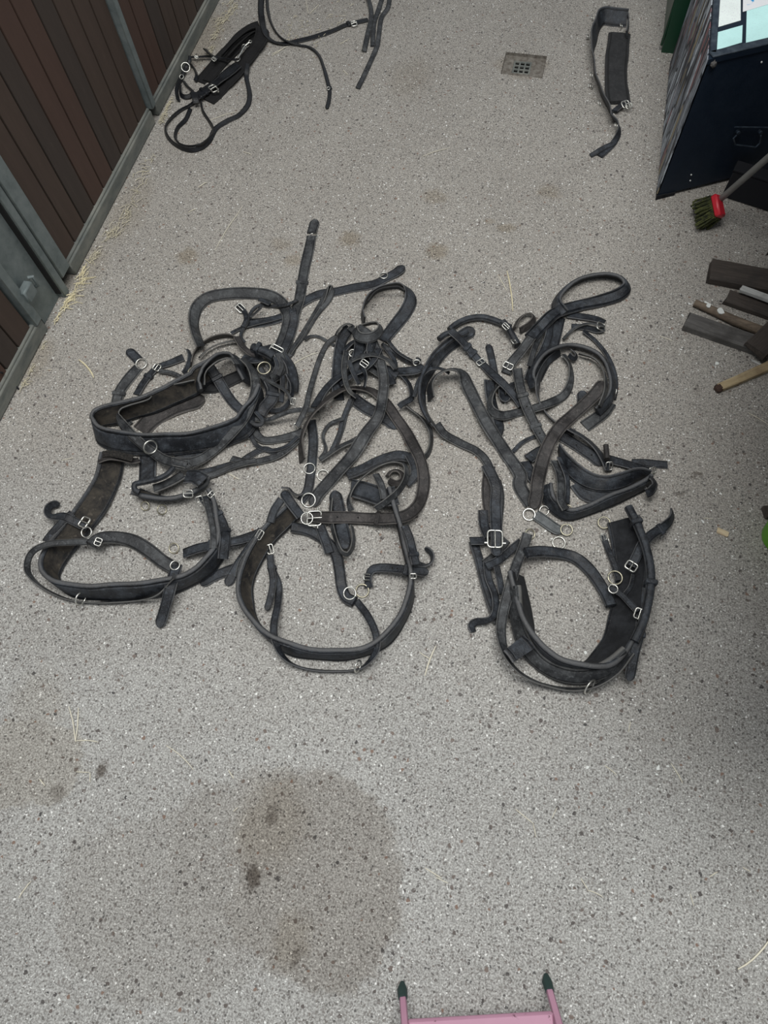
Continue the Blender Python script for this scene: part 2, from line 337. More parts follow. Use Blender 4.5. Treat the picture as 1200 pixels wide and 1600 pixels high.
# galvanised post plate and gap
pp = thing('latch_post', 'wide galvanised steel post plate with a folded latch beside the middle boards', 'post', (WX, 1.09, 0))
q = MB(); q.box((-.028, 0, ZT/2), (.02, .130, ZT), bev=.002); q.build('plate', M['galv'], pp)
q = MB(); q.box((-.012, .050, ZT/2), (.03, .028, ZT), bev=.003); q.build('edge_angle', M['galv'], pp)
q = MB(); q.box((-.014, .033, .62), (.026, .004, 1.24-.04)); q.build('slot', M['hole'], pp)
q = MB(); q.box((.002, -.062, .135), (.024, .045, .040), bev=.004); q.box((-.010, -.036, .128), (.020, .022, .018), bev=.004); q.tube([(-.004, -.028, .150), (.006, -.022, .150), (.006, -.022, .118), (-.004, -.024, .112)], .005)
q.build('latch', M['galv'], pp)
dp = panel('nearest boarded stable door with galvanised frame, at the left edge', -.9, 1.012, [.976-.0735*k for k in range(26)][::-1], .05, ZT, [(.998, .032, .006)])
hk = MB(); hk.tube([(-1.2850, 0.8011, 0.0839)[:3], (-1.3155, 0.8332, 0.0280), (-1.3069, 0.8244, 0.0160), (-1.2794, 0.8045, 0.0040)], .0022, n=6)
tag(hk.build('wire_hook', M['black']), 'thin bent black wire poking from under the stable door', 'wire')
# far end and right side of the passage (outside the photograph, they close the building off)
b = MB(); b.box((0.985+.05, 1.35, 1.1), (.1, 5.1, 2.2)); struct(b.build('wall_right', M['w_grey'], smooth=False))

wb = thing('shade_bench', 'unseen wooden bench shape added along the right side to shade the timber heap', 'bench', (.69, 0.97, 0))  # out-of-view bench, added only to block light from the right-hand floor
q = MB(); q.box((0, 0, .78), (.58, 1.5, .03), bev=.003); q.build('shade_bench_top', M['w_grey'], wb)
for k in (-.70, .70): q = MB(); q.box((.26, k, .38), (.04, .04, .765), bev=.002); q.build('leg', M['w_grey'], wb)

# ------------------------------------------------------------------ tack
TH = {'flat': .0040, 'padded': .012, 'collar': .010, 'round': 0}
def profile(kind, hw, t):
    if kind == 'flat':
        e = min(.0012, hw*.3); return [(-hw, -t*.25), (-hw+e, -t/2), (hw-e, -t/2), (hw, -t*.25), (hw, t*.25), (hw-e, t/2), (hw*.72, t/2), (0, t*.56), (-hw*.72, t/2), (-hw+e, t/2), (-hw, t*.25)], [0]*11
    if kind == 'padded':
        p = []; n = 16
        for k in range(n):
            a = 2*pi*k/n-pi+.001; p.append((hw*(abs(cos(a))**.6)*(1 if cos(a) > 0 else -1), t/2*(abs(sin(a))**.75)*(1 if sin(a) > 0 else -1)))
        return p, [0]*n
    if kind == 'round':
        return [(hw*cos(2*pi*k/10-pi), hw*sin(2*pi*k/10-pi)) for k in range(10)], [0]*10
    r = min(.0062, hw*.28); p = []; mi = []                      # collar: rolled edges, lining below, strap on top
    for k in range(6):
        a = radians(110+k*40-0); 
        p.append((-hw+r+r*cos(a), r*sin(a)))
    mi += [0]*5+[1]
    for k in range(6):
        a = radians(-130+k*40); p.append((hw-r+r*cos(a), r*sin(a)))
    mi += [0]*6
    s = hw*.56
    p += [(s+.0015, .0025), (s, .0062), (s*.6, .0068), (0, .0072), (-s*.6, .0068), (-s, .0062), (-s-.0015, .0025)]; mi += [0]*7
    return p, mi
def cat(pts, step=.0045):
    q = [pts[0]*2-pts[1]]+pts+[pts[-1]*2-pts[-2]]; out = []
    for i in range(1, len(q)-2):
        a, b_, c_, d_ = q[i-1], q[i], q[i+1], q[i+2]; n = max(1, int((c_-b_).to_3d().length/step+.5))
        for k in range(n):
            t = k/n; out.append(.5*((2*b_)+(c_-a)*t+(2*a-5*b_+4*c_-d_)*t*t+(3*b_-a-3*c_+d_)*t**3))
    out.append(q[-2]); return out
def make_strap(item, org, par):
    _, name, mat, prof, w, data, o = item
    w = w/1000; t = TH[prof] or w
    raw = [Vector((data[i]/1e4, data[i+1]/1e4, data[i+2]/1e4, data[i+3]/100.)) for i in range(0, len(data), 4)]
    pts = cat(raw); n = len(pts); ws = o.get('ws')
    P3 = [p.to_3d() for p in pts]; S = [0.0]
    for i in range(1, n): S.append(S[-1]+(P3[i]-P3[i-1]).length)
    L = S[-1]; ph = random.uniform(0, 50)
    frames = []
    for i in range(n):
        T = (P3[min(i+1, n-1)]-P3[max(i-1, 0)]).normalized(); side = T.cross(Vector((0, 0, 1)))
        side.normalize(); up = side.cross(T)
        a = radians(pts[i][3]*100.)+ (0 if prof == 'round' else .07*sin(S[i]*23+ph)+.05*sin(S[i]*57+ph*2))
        W = side*cos(a)+up*sin(a); N = W.cross(T); frames.append((P3[i], T, W, N))
    pr, mi = profile(prof, w/2, t); fl_ = -1 if o.get('flip') else 1
    m_ = len(pr); vs = []; uvs = []
    tip = o.get('tip', '')
    for i, (c, T, W, N) in enumerate(frames):
        k = 1.0
        if ws: f = i/(n-1)*(len(ws)-1); j = int(f); k = ws[j]+(ws[min(j+1, len(ws)-1)]-ws[j])*(f-j)
        k *= 1+.025*sin(S[i]*41+ph)
        R = w*.55
        for flag, d in (('s', S[i]), ('e', L-S[i])):
            if (flag in tip or 'b' in tip) and d < R: k *= max(.30, sqrt(max(0, 1-(1-d/R)**2)))
        for (u, v) in pr:
            vs.append(c+W*(u*k)+N*(v*fl_)-org); uvs.append((u/(w/2), S[i]))
    fs = []; fm = []
    for i in range(n-1):
        for j in range(m_):
            q = (i*m_+j, i*m_+(j+1) % m_, (i+1)*m_+(j+1) % m_, (i+1)*m_+j); fs.append(q if fl_ > 0 else q[::-1]); fm.append(mi[j])
    fs += [tuple(range(m_)), tuple((n-1)*m_+j for j in reversed(range(m_)))]; fm += [0, 0]
    mats = [M[mat], M[o.get('ln', 'lining')] if prof == 'collar' else M[mat]]
    ob = mesh_obj(name, vs, fs, mats, par, fm, uvs, sharp=50)
    def at(f): return frames[min(n-1, int(f*(n-1)+.5))]
    for f in o.get('keep', []):
        c, T, W, N = at(f); b = MB(); R = Matrix((T, W, N)).transposed()
        b.box(c-org, (.012, w+.005, t+.006), M=R, bev=.002); b.build('keeper', M[mat], ob)
    if o.get('holes'):
        b = MB()
        for f in o['holes']:
            c, T, W, N = at(f); z = N*(t*.56)
            b.tube([c+z*.6-org, c+z*1.12-org], .0024, n=10)
        b.build('punched_hole', M['hole'], ob)
    return ob
def ring_obj(item, org, par):
    _, mat, p, r, wire, tilt, head = item
    R = Matrix.Rotation(radians(head), 3, 'Z') @ Matrix.Rotation(radians(tilt), 3, 'X')
    c = Vector([v/1e4 for v in p])-org; b = MB(); r = r/1000
    b.tube([c+R @ Vector((r*cos(2*pi*k/28), r*sin(2*pi*k/28), 0)) for k in range(28)], wire/1700, closed=True, n=8)
    o = b.build('ring', M[mat], par, sharp=80); 
    if mat == 'brass': o['label'] = 'dull brass ring'
    else: o['label'] = 'silvery metal ring'
    return o
def buckle_obj(item, org, par):
    _, p, w, l, head, tilt = item
    R = Matrix.Rotation(radians(head), 3, 'Z') @ Matrix.Rotation(radians(tilt), 3, 'Y')
    c = Vector([v/1e4 for v in p])-org; w = w/1000; l = l/1000; r = max(.0015, min(.0024, w*.09)); b = MB(); q = []
    rc = min(w, l)*.22
    for cx, cy, a0 in ((l/2-rc, w/2-rc, 0), (-l/2+rc, w/2-rc, 90), (-l/2+rc, -w/2+rc, 180), (l/2-rc, -w/2+rc, 270)):
        for k in range(4):
            a = radians(a0+k*30); q.append(c+R @ Vector((cx+rc*cos(a), cy+rc*sin(a), 0)))
    b.tube(q, r, closed=True, n=8)
    b.tube([c+R @ Vector((-l*.5, 0, .001)), c+R @ Vector((l*.0, 0, r*1.2)), c+R @ Vector((l*.56, 0, r*1.3))], r*.75, n=7)
    if w > .03:
        for y in (-1, 1): b.tube([c+R @ Vector((l*.25, y*w*.5, 0)), c+R @ Vector((l*.25, y*w*.72, 0))], r*1.2, n=8)
    o = b.build('buckle', M['steel'], par, sharp=60); o['label'] = 'silvery metal buckle'; return o
TACK = {
 'H1': [
  ('s','trace_end','lk','flat',28,[-10327,9866,25,0,-10227,9806,25,0,-10129,9746,25,0,-10031,9684,25,0,-9935,9620,25,0,-9886,9588,25,0],{'tip': 's'}),
  ('s','trace_strap','lg','flat',32,[-9803,9375,25,0,-9853,9225,25,0,-9902,9076,25,0,-9945,8925,25,0,-9982,8772,25,0,-10011,8618,25,0,-10016,8461,25,0,-9993,8305,25,0,-9950,8154,25,0,-9884,8012,25,0,-9783,7892,25,0,-9669,7783,25,0,-9550,7681,25,0,-9429,7580,25,0,-9389,7546,25,0],{'keep': [0.425]}),
  ('r','steel',[-9750,9475,68],15,3.0,10,0),
  ('s','long_trace','lk','flat',30,[-3439,14157,85,0,-3520,14026,76,0,-3609,13902,64,0,-3727,13806,36,0,-3843,13705,23,0,-3946,13592,22,0,-4053,13482,24,0,-4173,13389,25,0,-4309,13318,25,0,-4451,13260,25,0,-4593,13204,25,0,-4734,13144,25,0,-4871,13075,25,0,-5006,13003,25,0,-5142,12934,25,0,-5283,12873,25,0,-5425,12817,25,0,-5564,12753,25,0,-5692,12669,25,0,-5807,12567,25,0,-5910,12454,25,0,-6003,12333,25,0,-6083,12202,25,0,-6153,12067,25,0,-6195,11930,25,0,-6315,11835,25,0,-6438,11745,25,0,-6564,11658,25,0,-6696,11580,25,0,-6834,11515,25,0,-6978,11462,25,0,-7125,11421,25,0,-7277,11402,25,0,-7429,11423,25,0],{'keep': [0.455],'tip': 's'}),
  ('r','steel',[-3937,13740,58],11,3.0,0,0),
  ('s','trace_end','lg','flat',31,[-6448,15472,45,0,-6442,15352,45,0,-6435,15232,45,0,-6428,15112,45,0,-6422,14992,45,0,-6418,14932,45,0],{'tip': 's'}),
  ('r','steel',[-6349,14831,25],12,3.0,0,0),
  ('s','trace_strap','lg','flat',31,[-6396,14841,25,0,-6378,14689,25,0,-6359,14538,25,0,-6340,14386,25,0,-6323,14234,25,0,-6307,14082,25,0,-6293,13929,25,0,-6279,13777,25,0,-6264,13625,25,0,-6245,13473,25,0,-6224,13322,25,0,-6200,13171,25,0,-6177,13019,25,0,-6154,12868,25,0,-6126,12709,35,0,-6094,12537,61,0,-6076,12382,65,0,-6070,12229,65,0,-6070,12077,65,0,-6071,11924,65,0,-6053,11777,61,0,-6037,11646,35,0,-6034,11501,25,0,-6029,11348,25,0,-6024,11195,25,0,-6018,11042,25,0,-6012,10889,25,0,-6006,10737,25,0],{'keep': [0.42]}),
  ('s','thin_strap','lg','flat',16,[-5838,10599,55,20,-5790,10726,84,20,-5757,10883,71,20,-5729,11044,52,20,-5698,11193,51,20,-5667,11343,51,20,-5638,11492,51,20,-5609,11642,51,20,-5581,11791,51,20,-5552,11941,51,20,-5525,12091,50,20,-5499,12242,46,18,-5473,12393,42,17,-5444,12533,56,18,-5407,12659,100,25,-5377,12796,153,43,-5338,12934,202,66,-5243,12954,179,71,-5222,12808,150,50,-5244,12686,86,31,-5279,12551,52,20,-5328,12410,44,17,-5385,12268,45,18,-5438,12124,49,19,-5483,11978,51,20,-5518,11830,51,20,-5549,11681,51,20,-5578,11531,51,20,-5608,11382,51,20,-5645,11234,51,20,-5689,11089,51,20,-5735,10944,51,20,-5781,10798,51,20,-5786,10653,51,20,-5842,10511,51,20,-5862,10464,51,20],{}),
  ('s','wide_tongue','lb','flat',54,[-9003,7485,25,0,-8945,7629,25,0,-8888,7773,25,0,-8816,7910,25,0,-8723,8034,25,0,-8616,8146,25,0,-8501,8250,25,0,-8380,8347,25,0,-8252,8434,25,0,-8120,8516,25,0,-7985,8592,25,0,-7848,8664,25,0,-7711,8735,25,0,-7665,8760,25,0],{'tip': 'e'}),
  ('s','lining_flap','lf','flat',40,[-7849,9102,61,0,-7707,9136,35,0,-7560,9171,25,0,-7423,9245,25,0,-7307,9349,25,0,-7196,9459,25,0,-7079,9562,25,0,-6962,9666,25,0,-6845,9769,25,0,-6726,9870,25,0,-6604,9966,25,0],{}),
  ('s','girth_strap','lk','flat',46,[-8595,7010,25,0,-8548,6855,25,0,-8498,6701,25,0,-8445,6548,25,0,-8390,6396,25,0,-8336,6243,25,0,-8284,6089,25,0],{}),
  ('s','side_strap','lk','flat',28,[-7784,6845,25,0,-7654,6942,25,0,-7522,7034,25,0,-7379,7110,25,0,-7233,7181,25,0,-7099,7270,25,0,-6987,7386,25,0,-6880,7507,25,0],{}),
  ('s','loose_strap','lk','flat',17,[-7172,6602,32,5,-7030,6667,32,5,-6889,6732,32,5,-6750,6803,32,5,-6616,6883,32,5,-6483,6964,32,5,-6346,7037,32,5,-6208,7110,32,5,-6084,7204,32,5,-5991,7328,32,5,-5885,7442,32,5,-5774,7552,32,5,-5641,7631,32,5,-5488,7613,32,5,-5337,7575,32,5,-5198,7631,32,5,-5105,7756,32,5,-5022,7888,32,5,-4991,7930,32,5],{}),
  ('s','loose_strap','lg','flat',20,[-6389,7175,58,10,-6226,7159,74,10,-6063,7144,89,10,-5906,7155,91,10,-5766,7209,60,10,-5627,7277,42,10,-5487,7349,44,10,-5344,7419,70,10,-5215,7507,89,10,-5107,7622,88,10,-5017,7750,88,10,-4938,7887,83,10,-4878,8043,54,10,-4831,8198,42,10,-4797,8297,42,10],{}),
  ('s','side_strap','lg','flat',18,[-6873,6520,73,0,-6746,6617,62,0,-6607,6704,79,0,-6482,6806,78,0,-6354,6906,85,0,-6207,6981,121,0,-6059,7053,144,0,-5915,7124,145,0,-5776,7197,121,0,-5729,7222,114,0],{}),
  ('s','belly_strap','lg','flat',24,[-6156,8335,81,30,-6095,8193,75,26,-6025,8057,66,21,-5920,7947,57,16,-5786,7875,48,11,-5632,7883,38,6,-5483,7935,29,2,-5337,7996,28,0,-5184,8050,59,-1,-5036,8112,89,0,-4901,8195,91,0,-4792,8308,96,0],{}),
  ('s','belly_strap','lk','flat',12,[-6086,7904,120,10,-5982,7783,123,10,-5892,7692,76,10,-5754,7623,71,10,-5596,7594,79,10,-5439,7605,79,10,-5285,7651,96,10,-5146,7727,113,10,-5032,7834,120,10,-4951,7966,126,10,-4874,8099,139,10],{}),
  ('s','collar_end','lk','flat',27,[-5394,4390,25,0,-5529,4298,25,0,-5664,4205,25,0,-5794,4107,25,0,-5913,3995,25,0,-6025,3877,25,0,-6064,3838,25,0],{'tip': 'e'}),
  ('s','breast_collar','lk','collar',66,[-9305,6510,289,50,-9273,6367,283,48,-9239,6226,276,46,-9211,6083,269,44,-9195,5936,263,42,-9192,5788,260,41,-9197,5639,257,40,-9209,5490,256,40,-9226,5342,256,40,-9249,5194,256,40,-9280,5047,256,40,-9316,4901,258,41,-9354,4756,260,41,-9393,4611,263,42,-9432,4466,266,43,-9474,4322,271,44,-9517,4178,276,46,-9557,4033,281,47,-9591,3887,287,49,-9620,3740,292,50,-9630,3589,303,54,-9612,3436,322,63,-9557,3292,336,76,-9454,3183,337,86,-9333,3098,337,93,-9196,3037,338,98,-9050,3007,338,101,-8902,2997,338,103,-8753,3000,337,104,-8605,3013,337,105,-8457,3032,337,105,-8310,3057,337,105,-8164,3086,336,105,-8019,3120,336,105,-7874,3156,337,105,-7730,3194,337,105,-7587,3235,337,105,-7444,3277,337,105,-7302,3321,337,105,-7160,3368,337,105,-7019,3416,337,105,-6880,3469,336,105,-6742,3527,337,105,-6608,3592,337,105,-6479,3666,337,104,-6354,3748,338,103,-6237,3840,339,102,-6121,3937,354,101,-6022,4048,357,99,-5937,4170,365,98,-5877,4308,348,97,-5830,4451,338,95,-5797,4596,337,94,-5791,4745,336,92,-5806,4894,335,90,-5840,5039,335,90,-5899,5175,335,90,-5970,5306,335,90,-6049,5432,336,88,-6134,5554,337,87,-6222,5674,338,85,-6312,5792,338,85,-6407,5908,338,85,-6470,5984,338,85],{'flip': 1}),
  ('s','bottom_strap','lg','flat',15,[-8938,4195,349,20,-9077,4147,388,20,-9190,4088,467,20,-9293,4026,547,20,-9397,3968,619,19,-9499,3909,686,19,-9597,3841,746,20,-9692,3759,790,25,-9788,3666,807,34,-9905,3564,748,44,-10005,3443,629,55,-10063,3309,489,64,-10067,3182,341,69,-10001,3094,234,71,-9914,3029,147,71,-9802,2976,93,70,-9661,2928,80,70,-9513,2889,78,70,-9364,2857,79,70,-9214,2831,80,70,-9062,2813,82,70,-8910,2806,82,70,-8757,2812,82,70,-8605,2828,82,70,-8455,2851,82,70,-8305,2879,82,70,-8155,2910,82,70,-8007,2946,82,70,-7859,2984,82,70,-7712,3025,82,70,-7566,3069,83,70,-7410,3112,105,70,-7238,3152,166,70,-7068,3198,233,71,-6908,3261,301,70,-6776,3356,359,69,-6684,3476,413,66,-6584,3590,514,57,-6462,3679,726,30,-6424,3709,795,20],{}),
  ('s','wither_strap','lg','padded',34,[-8774,4109,445,0,-8733,4256,390,0,-8653,4367,323,0,-8547,4433,255,0,-8434,4481,188,0,-8315,4515,127,0,-8172,4525,106,0,-8019,4512,105,0,-7869,4479,105,0,-7723,4431,105,0,-7578,4377,105,0,-7437,4316,105,0,-7298,4250,105,0,-7157,4187,105,0,-7012,4136,105,0,-6864,4093,105,0,-6765,4065,105,0],{}),
  ('s','side_strap','lk','flat',25,[-6659,4442,185,0,-6510,4514,240,0,-6354,4579,308,0,-6192,4630,375,0,-6026,4668,443,0,-5865,4709,496,0,-5731,4769,483,0,-5614,4844,420,0,-5500,4926,353,0,-5390,5019,285,0,-5284,5124,217,0,-5181,5234,150,0,-5078,5347,89,0,-4963,5449,66,0,-4922,5480,65,0],{'keep': [0.35]}),
  ('s','side_strap','lk','flat',26,[-6536,5807,555,30,-6392,5695,605,30,-6263,5595,623,30,-6151,5515,596,30,-6038,5438,565,30,-5937,5345,533,30,-5845,5233,516,30,-5759,5108,511,30,-5676,4954,556,30,-5626,4795,588,30,-5608,4655,554,30,-5597,4525,488,30,-5587,4434,455,30],{'keep': [0.371,0.6]}),
  ('s','side_strap','lg','flat',16,[-6385,5719,687,30,-6303,5586,687,30,-6220,5454,687,30,-6141,5321,687,30,-6068,5191,674,30,-6011,5071,629,30,-5937,4926,643,30,-5869,4768,678,30,-5828,4624,664,30,-5815,4577,656,30],{}),
  ('s','hanging_tab','lk','flat',27,[-6627,4081,368,0,-6597,3913,422,0,-6565,3746,477,0,-6547,3591,489,0,-6542,3445,463,0,-6552,3307,400,0,-6566,3168,332,0,-6583,3028,265,0,-6603,2886,197,0,-6627,2742,131,0,-6638,2644,98,0],{'holes': [0.207],'tip': 'e'}),
  ('r','brass',[-6988,4558,64],12,2.6,20,0),
  ('r','steel',[-6655,4057,417],11,3.0,0,0),
  ('s','buckle_strap','lk','flat',21,[-10187,5052,131,40,-10316,4997,158,54,-10355,4858,231,68,-10253,4699,317,63,-10073,4613,397,39,-9879,4620,465,17,-9689,4628,526,1,-9538,4606,528,-3,-9431,4586,467,0,-9324,4571,399,0,-9216,4555,332,0,-9137,4540,300,0],{'tip': 's'}),
  ('s','buckle_strap','lk','flat',20,[-9525,4766,510,0,-9602,4627,510,0,-9675,4486,510,0,-9736,4340,510,0,-9795,4192,506,0,-9848,4043,496,0,-9865,3939,492,0],{}),
  ('b',[-9187,4621,444],26,20,-13,0),
  ('r','steel',[-9031,4389,444],12.5,3.0,15,0),
  ('b',[-8624,4203,497],18,14,-1,30),
  ('r','steel',[-8602,2859,277],15,3.4,80,80),
  ('s','strap_fold','lb','flat',22,[-9453,6227,524,20,-9322,6317,526,20,-9210,6401,471,20,-9093,6453,404,20,-8973,6491,336,20,-8851,6513,269,20,-8729,6552,202,20,-8649,6611,169,20],{}),
  ('s','strap_fold','fuzz','flat',20,[-9400,6401,562,10,-9255,6460,551,10,-9107,6490,530,10,-8972,6501,485,10,-8848,6522,419,10,-8716,6536,364,10],{}),
  ('s','short_strap','lk','flat',24,[-9521,8518,46,10,-9502,8674,46,10,-9484,8831,46,10,-9454,8985,46,10,-9414,9138,46,10,-9364,9287,46,10,-9295,9428,46,10,-9187,9541,46,10,-9054,9626,46,10,-8926,9718,46,10,-8805,9818,46,10,-8683,9919,46,10],{'keep': [0.364]}),
  ('s','short_strap','lg','flat',13,[-9161,9330,105,0,-9001,9334,105,0,-8840,9334,105,0,-8682,9309,105,0,-8529,9260,105,0,-8377,9208,105,0,-8221,9169,105,0,-8063,9136,105,0,-8011,9125,105,0],{}),
  ('b',[-9255,9420,111],20,18,-108,10),
  ('s','short_strap','lk','flat',14,[-8601,10120,136,60,-8503,9993,136,60,-8448,9843,136,60,-8425,9683,136,60,-8427,9523,136,60,-8453,9364,136,60],{}),
  ('r','brass',[-8271,9483,69],11,2.6,25,0),
  ('s','curl_strap','lb','flat',25,[-8351,9682,129,70,-8380,9836,129,70,-8401,9991,129,70,-8383,10147,129,70,-8334,10296,129,70,-8258,10433,129,70,-8155,10550,129,70,-8033,10650,129,70,-7897,10727,129,70,-7751,10784,129,70,-7598,10813,129,70,-7444,10784,129,70,-7306,10711,129,70,-7183,10614,129,70],{}),
  ('s','curl_strap','lg','flat',14,[-8180,9916,171,50,-8122,10065,171,50,-8046,10204,171,50,-7945,10327,171,50,-7824,10430,171,50,-7689,10513,171,50,-7547,10585,171,50,-7394,10631,171,50,-7343,10644,171,50],{}),
  ('s','thin_strap','lk','flat',14,[-7642,10957,37,10,-7534,11069,37,10,-7412,11163,56,10,-7277,11241,75,10,-7144,11321,76,10,-7009,11398,76,10,-6870,11468,77,10,-6730,11537,77,10,-6594,11612,77,10,-6464,11697,77,10,-6378,11755,77,10],{}),
  ('s','breast_collar','lk','collar',66,[-7558,9536,356,60,-7668,9436,356,61,-7780,9338,352,61,-7864,9213,368,62,-7896,9071,364,64,-7983,8952,361,65,-8089,8848,357,66,-8197,8745,356,66,-8299,8637,367,66,-8408,8536,368,67,-8521,8440,363,67,-8636,8345,358,67,-8749,8248,358,68,-8870,8160,350,68,-8991,8074,353,69,-9116,7997,360,69,-9256,7934,342,70,-9385,7859,343,70,-9500,7774,365,71,-9634,7705,359,71,-9773,7640,344,72,-9912,7579,337,75,-10033,7495,338,81,-10091,7362,338,94,-10041,7225,336,105,-9957,7109,329,112,-9844,7023,321,118,-9707,6978,316,120,-9561,6955,313,121,-9414,6944,312,122,-9265,6941,311,122,-9116,6945,311,122,-8967,6955,311,122,-8810,6965,326,122,-8664,6985,324,122,-8511,7004,334,122,-8368,7035,328,122,-8231,7073,312,122,-8086,7107,312,122,-7934,7137,327,122,-7785,7172,337,122,-7638,7210,346,122,-7495,7256,349,122,-7358,7309,344,122,-7219,7364,346,122,-7084,7424,345,122,-6952,7492,341,122,-6831,7574,321,122,-6709,7658,311,122,-6586,7742,311,122,-6461,7825,322,122,-6328,7897,376,122,-6226,7996,417,121,-6202,8151,396,119,-6194,8310,374,115,-6181,8476,340,110,-6158,8624,336,105,-6140,8771,338,100,-6140,8920,338,96,-6151,9070,336,91,-6154,9119,336,90],{'flip': 1}),
  ('s','tug_strap','lk','flat',27,[-7678,9522,466,0,-7589,9444,425,0,-7513,9379,359,0,-7440,9312,291,0,-7368,9242,224,0,-7294,9172,156,0,-7217,9102,89,0,-7132,9023,36,0,-7025,8922,25,0,-6906,8822,25,0,-6781,8731,25,0,-6646,8653,25,0,-6499,8604,25,0,-6399,8579,25,0],{'keep': [0.237]}),
  ('s','saddle_pad','lk','padded',46,[-7680,8759,415,65,-7726,8860,469,65,-7756,8956,537,65,-7746,9069,596,65,-7729,9208,613,65,-7677,9327,657,65,-7613,9452,682,65,-7555,9599,657,65,-7491,9754,594,65,-7400,9882,526,65,-7288,9968,459,65,-7174,9978,391,65,-7080,9936,324,65,-7003,9855,273,65,-6916,9727,275,65,-6822,9606,275,65,-6732,9507,249,65,-6632,9400,239,65,-6598,9362,239,65],{}),
  ('s','saddle_strap','lg','flat',22,[-7609,8897,489,55,-7626,9012,544,55,-7625,9120,612,55,-7572,9229,679,55,-7485,9329,745,55,-7399,9449,760,55,-7318,9589,710,55,-7184,9663,726,55,-7018,9666,766,55,-6911,9613,728,55,-6853,9554,705,55],{}),
  ('s','girth_belt','lk','collar',44,[-8376,5746,221,60,-8224,5720,221,60,-8070,5701,221,60,-7916,5692,221,60,-7761,5690,221,60,-7607,5705,221,60,-7458,5743,221,60,-7313,5798,221,60,-7176,5869,221,60,-7046,5953,221,60,-6924,6047,221,60,-6813,6155,221,60,-6731,6282,233,60,-6721,6414,282,60,-6722,6459,296,60],{'flip': 1}),
  ('s','girth_fold','lg','flat',34,[-7940,5880,269,20,-7800,5977,262,20,-7664,6081,262,20,-7538,6197,262,20,-7422,6323,262,20,-7353,6414,262,20],{}),
  ('s','girth_fold','lk','flat',40,[-7109,6221,600,10,-6976,6240,633,10,-6835,6237,676,10,-6707,6191,703,10,-6596,6144,702,10],{}),
  ('s','rolled_strap','lk','round',14,[-7583,6669,423,0,-7548,6490,472,0,-7575,6325,506,0,-7650,6185,524,0,-7769,6083,517,0,-7917,6017,493,0,-8051,5944,499,0,-8169,5863,544,0,-8271,5765,592,0,-8232,5649,546,0,-8129,5622,506,0],{}),
  ('r','brass',[-8075,5462,86],11,2.6,35,0),
  ('r','brass',[-7608,5443,121],12,2.6,55,80),
  ('b',[-6860,5773,680],20,22,24,30),
  ('b',[-6539,5683,695],16,14,-60,50),
  ('b',[-6296,5862,696],16,10,-24,40),
  ('s','breeching_loop','lg','flat',34,[-8197,10190,298,130,-8259,10274,351,130,-8340,10383,366,130,-8458,10546,307,130,-8575,10721,240,131,-8686,10898,175,133,-8764,11061,142,135,-8808,11210,137,136,-8838,11361,134,138,-8847,11515,131,139,-8824,11669,125,142,-8770,11815,117,146,-8685,11943,109,149,-8569,12042,103,152,-8436,12114,99,153,-8297,12172,96,155,-8154,12224,95,155,-8008,12267,94,155,-7861,12303,94,155,-7711,12334,95,155,-7561,12358,95,155,-7410,12379,95,155,-7259,12394,96,155,-7107,12400,96,155,-6956,12386,95,155,-6811,12349,92,156,-6674,12289,89,157,-6549,12210,83,160,-6438,12113,77,163,-6331,11975,103,167,-6236,11820,137,171,-6188,11705,106,174,-6170,11583,71,176,-6156,11436,65,178,-6143,11284,65,178,-6140,11131,66,178,-6144,10979,66,178,-6156,10829,64,178,-6183,10690,46,178,-6201,10598,33,178],{}),
  ('s','breeching_loop','lk','flat',26,[-6139,11977,188,10,-6075,11835,191,10,-6030,11721,154,10,-6007,11595,122,10,-5995,11448,113,10,-5990,11298,107,10,-5988,11147,103,10,-5989,10994,99,10,-5985,10819,128,10,-6001,10658,139,10,-6039,10516,126,10,-6091,10395,83,10],{}),
  ('s','curb_strap','lk','flat',9,[-6089,12344,150,10,-6194,12221,175,10,-6305,12107,193,10,-6458,12067,153,10,-6627,12064,105,10,-6793,12060,75,10,-6949,12053,73,10,-7102,12034,73,10,-7224,11942,73,10,-7288,11801,73,10,-7299,11633,92,10,-7284,11456,122,10,-7258,11275,157,10,-7299,11130,154,10,-7334,11008,112,10,-7297,10838,136,10,-7198,10701,160,10,-7114,10662,146,10],{}),
  ('s','curb_strap','lk','flat',16,[-7159,12123,197,20,-7095,12109,202,20,-7031,12091,208,20,-6968,12067,214,20,-6910,12048,211,20,-6854,12030,207,20,-6798,12014,200,20],{}),
  ('s','curb_strap','lg','flat',8,[-7189,11455,218,20,-7138,11560,212,20,-7075,11643,236,20,-7007,11713,279,20,-6944,11785,320,20,-6915,11826,334,20],{}),
  ('s','curb_strap','lk','flat',14,[-7758,11931,26,0,-7608,11832,47,0,-7463,11678,105,0,-7348,11508,155,0,-7292,11326,192,0,-7300,11160,201,0,-7306,11109,198,0],{}),
  ('b',[-7630,11793,110],20,24,-28,20),
  ('s','cheek_strap','lb','flat',20,[-7290,10637,373,20,-7199,10530,353,20,-7123,10455,291,20,-7031,10402,224,20,-6918,10359,170,20,-6779,10299,158,20,-6630,10242,158,20,-6530,10205,158,20],{}),
  ('s','cheek_strap','lk','flat',24,[-6976,10078,272,10,-6852,10053,288,10,-6718,10014,326,10,-6589,9999,356,10,-6481,10042,352,10,-6385,10107,328,10],{}),
  ('s','hip_strap','lk','flat',40,[-6532,10608,180,20,-6390,10464,232,20,-6261,10340,256,20,-6161,10246,226,20,-6066,10160,182,20,-5986,10060,139,20,-5960,9908,132,20,-5991,9749,132,20,-6012,9644,132,20],{}),
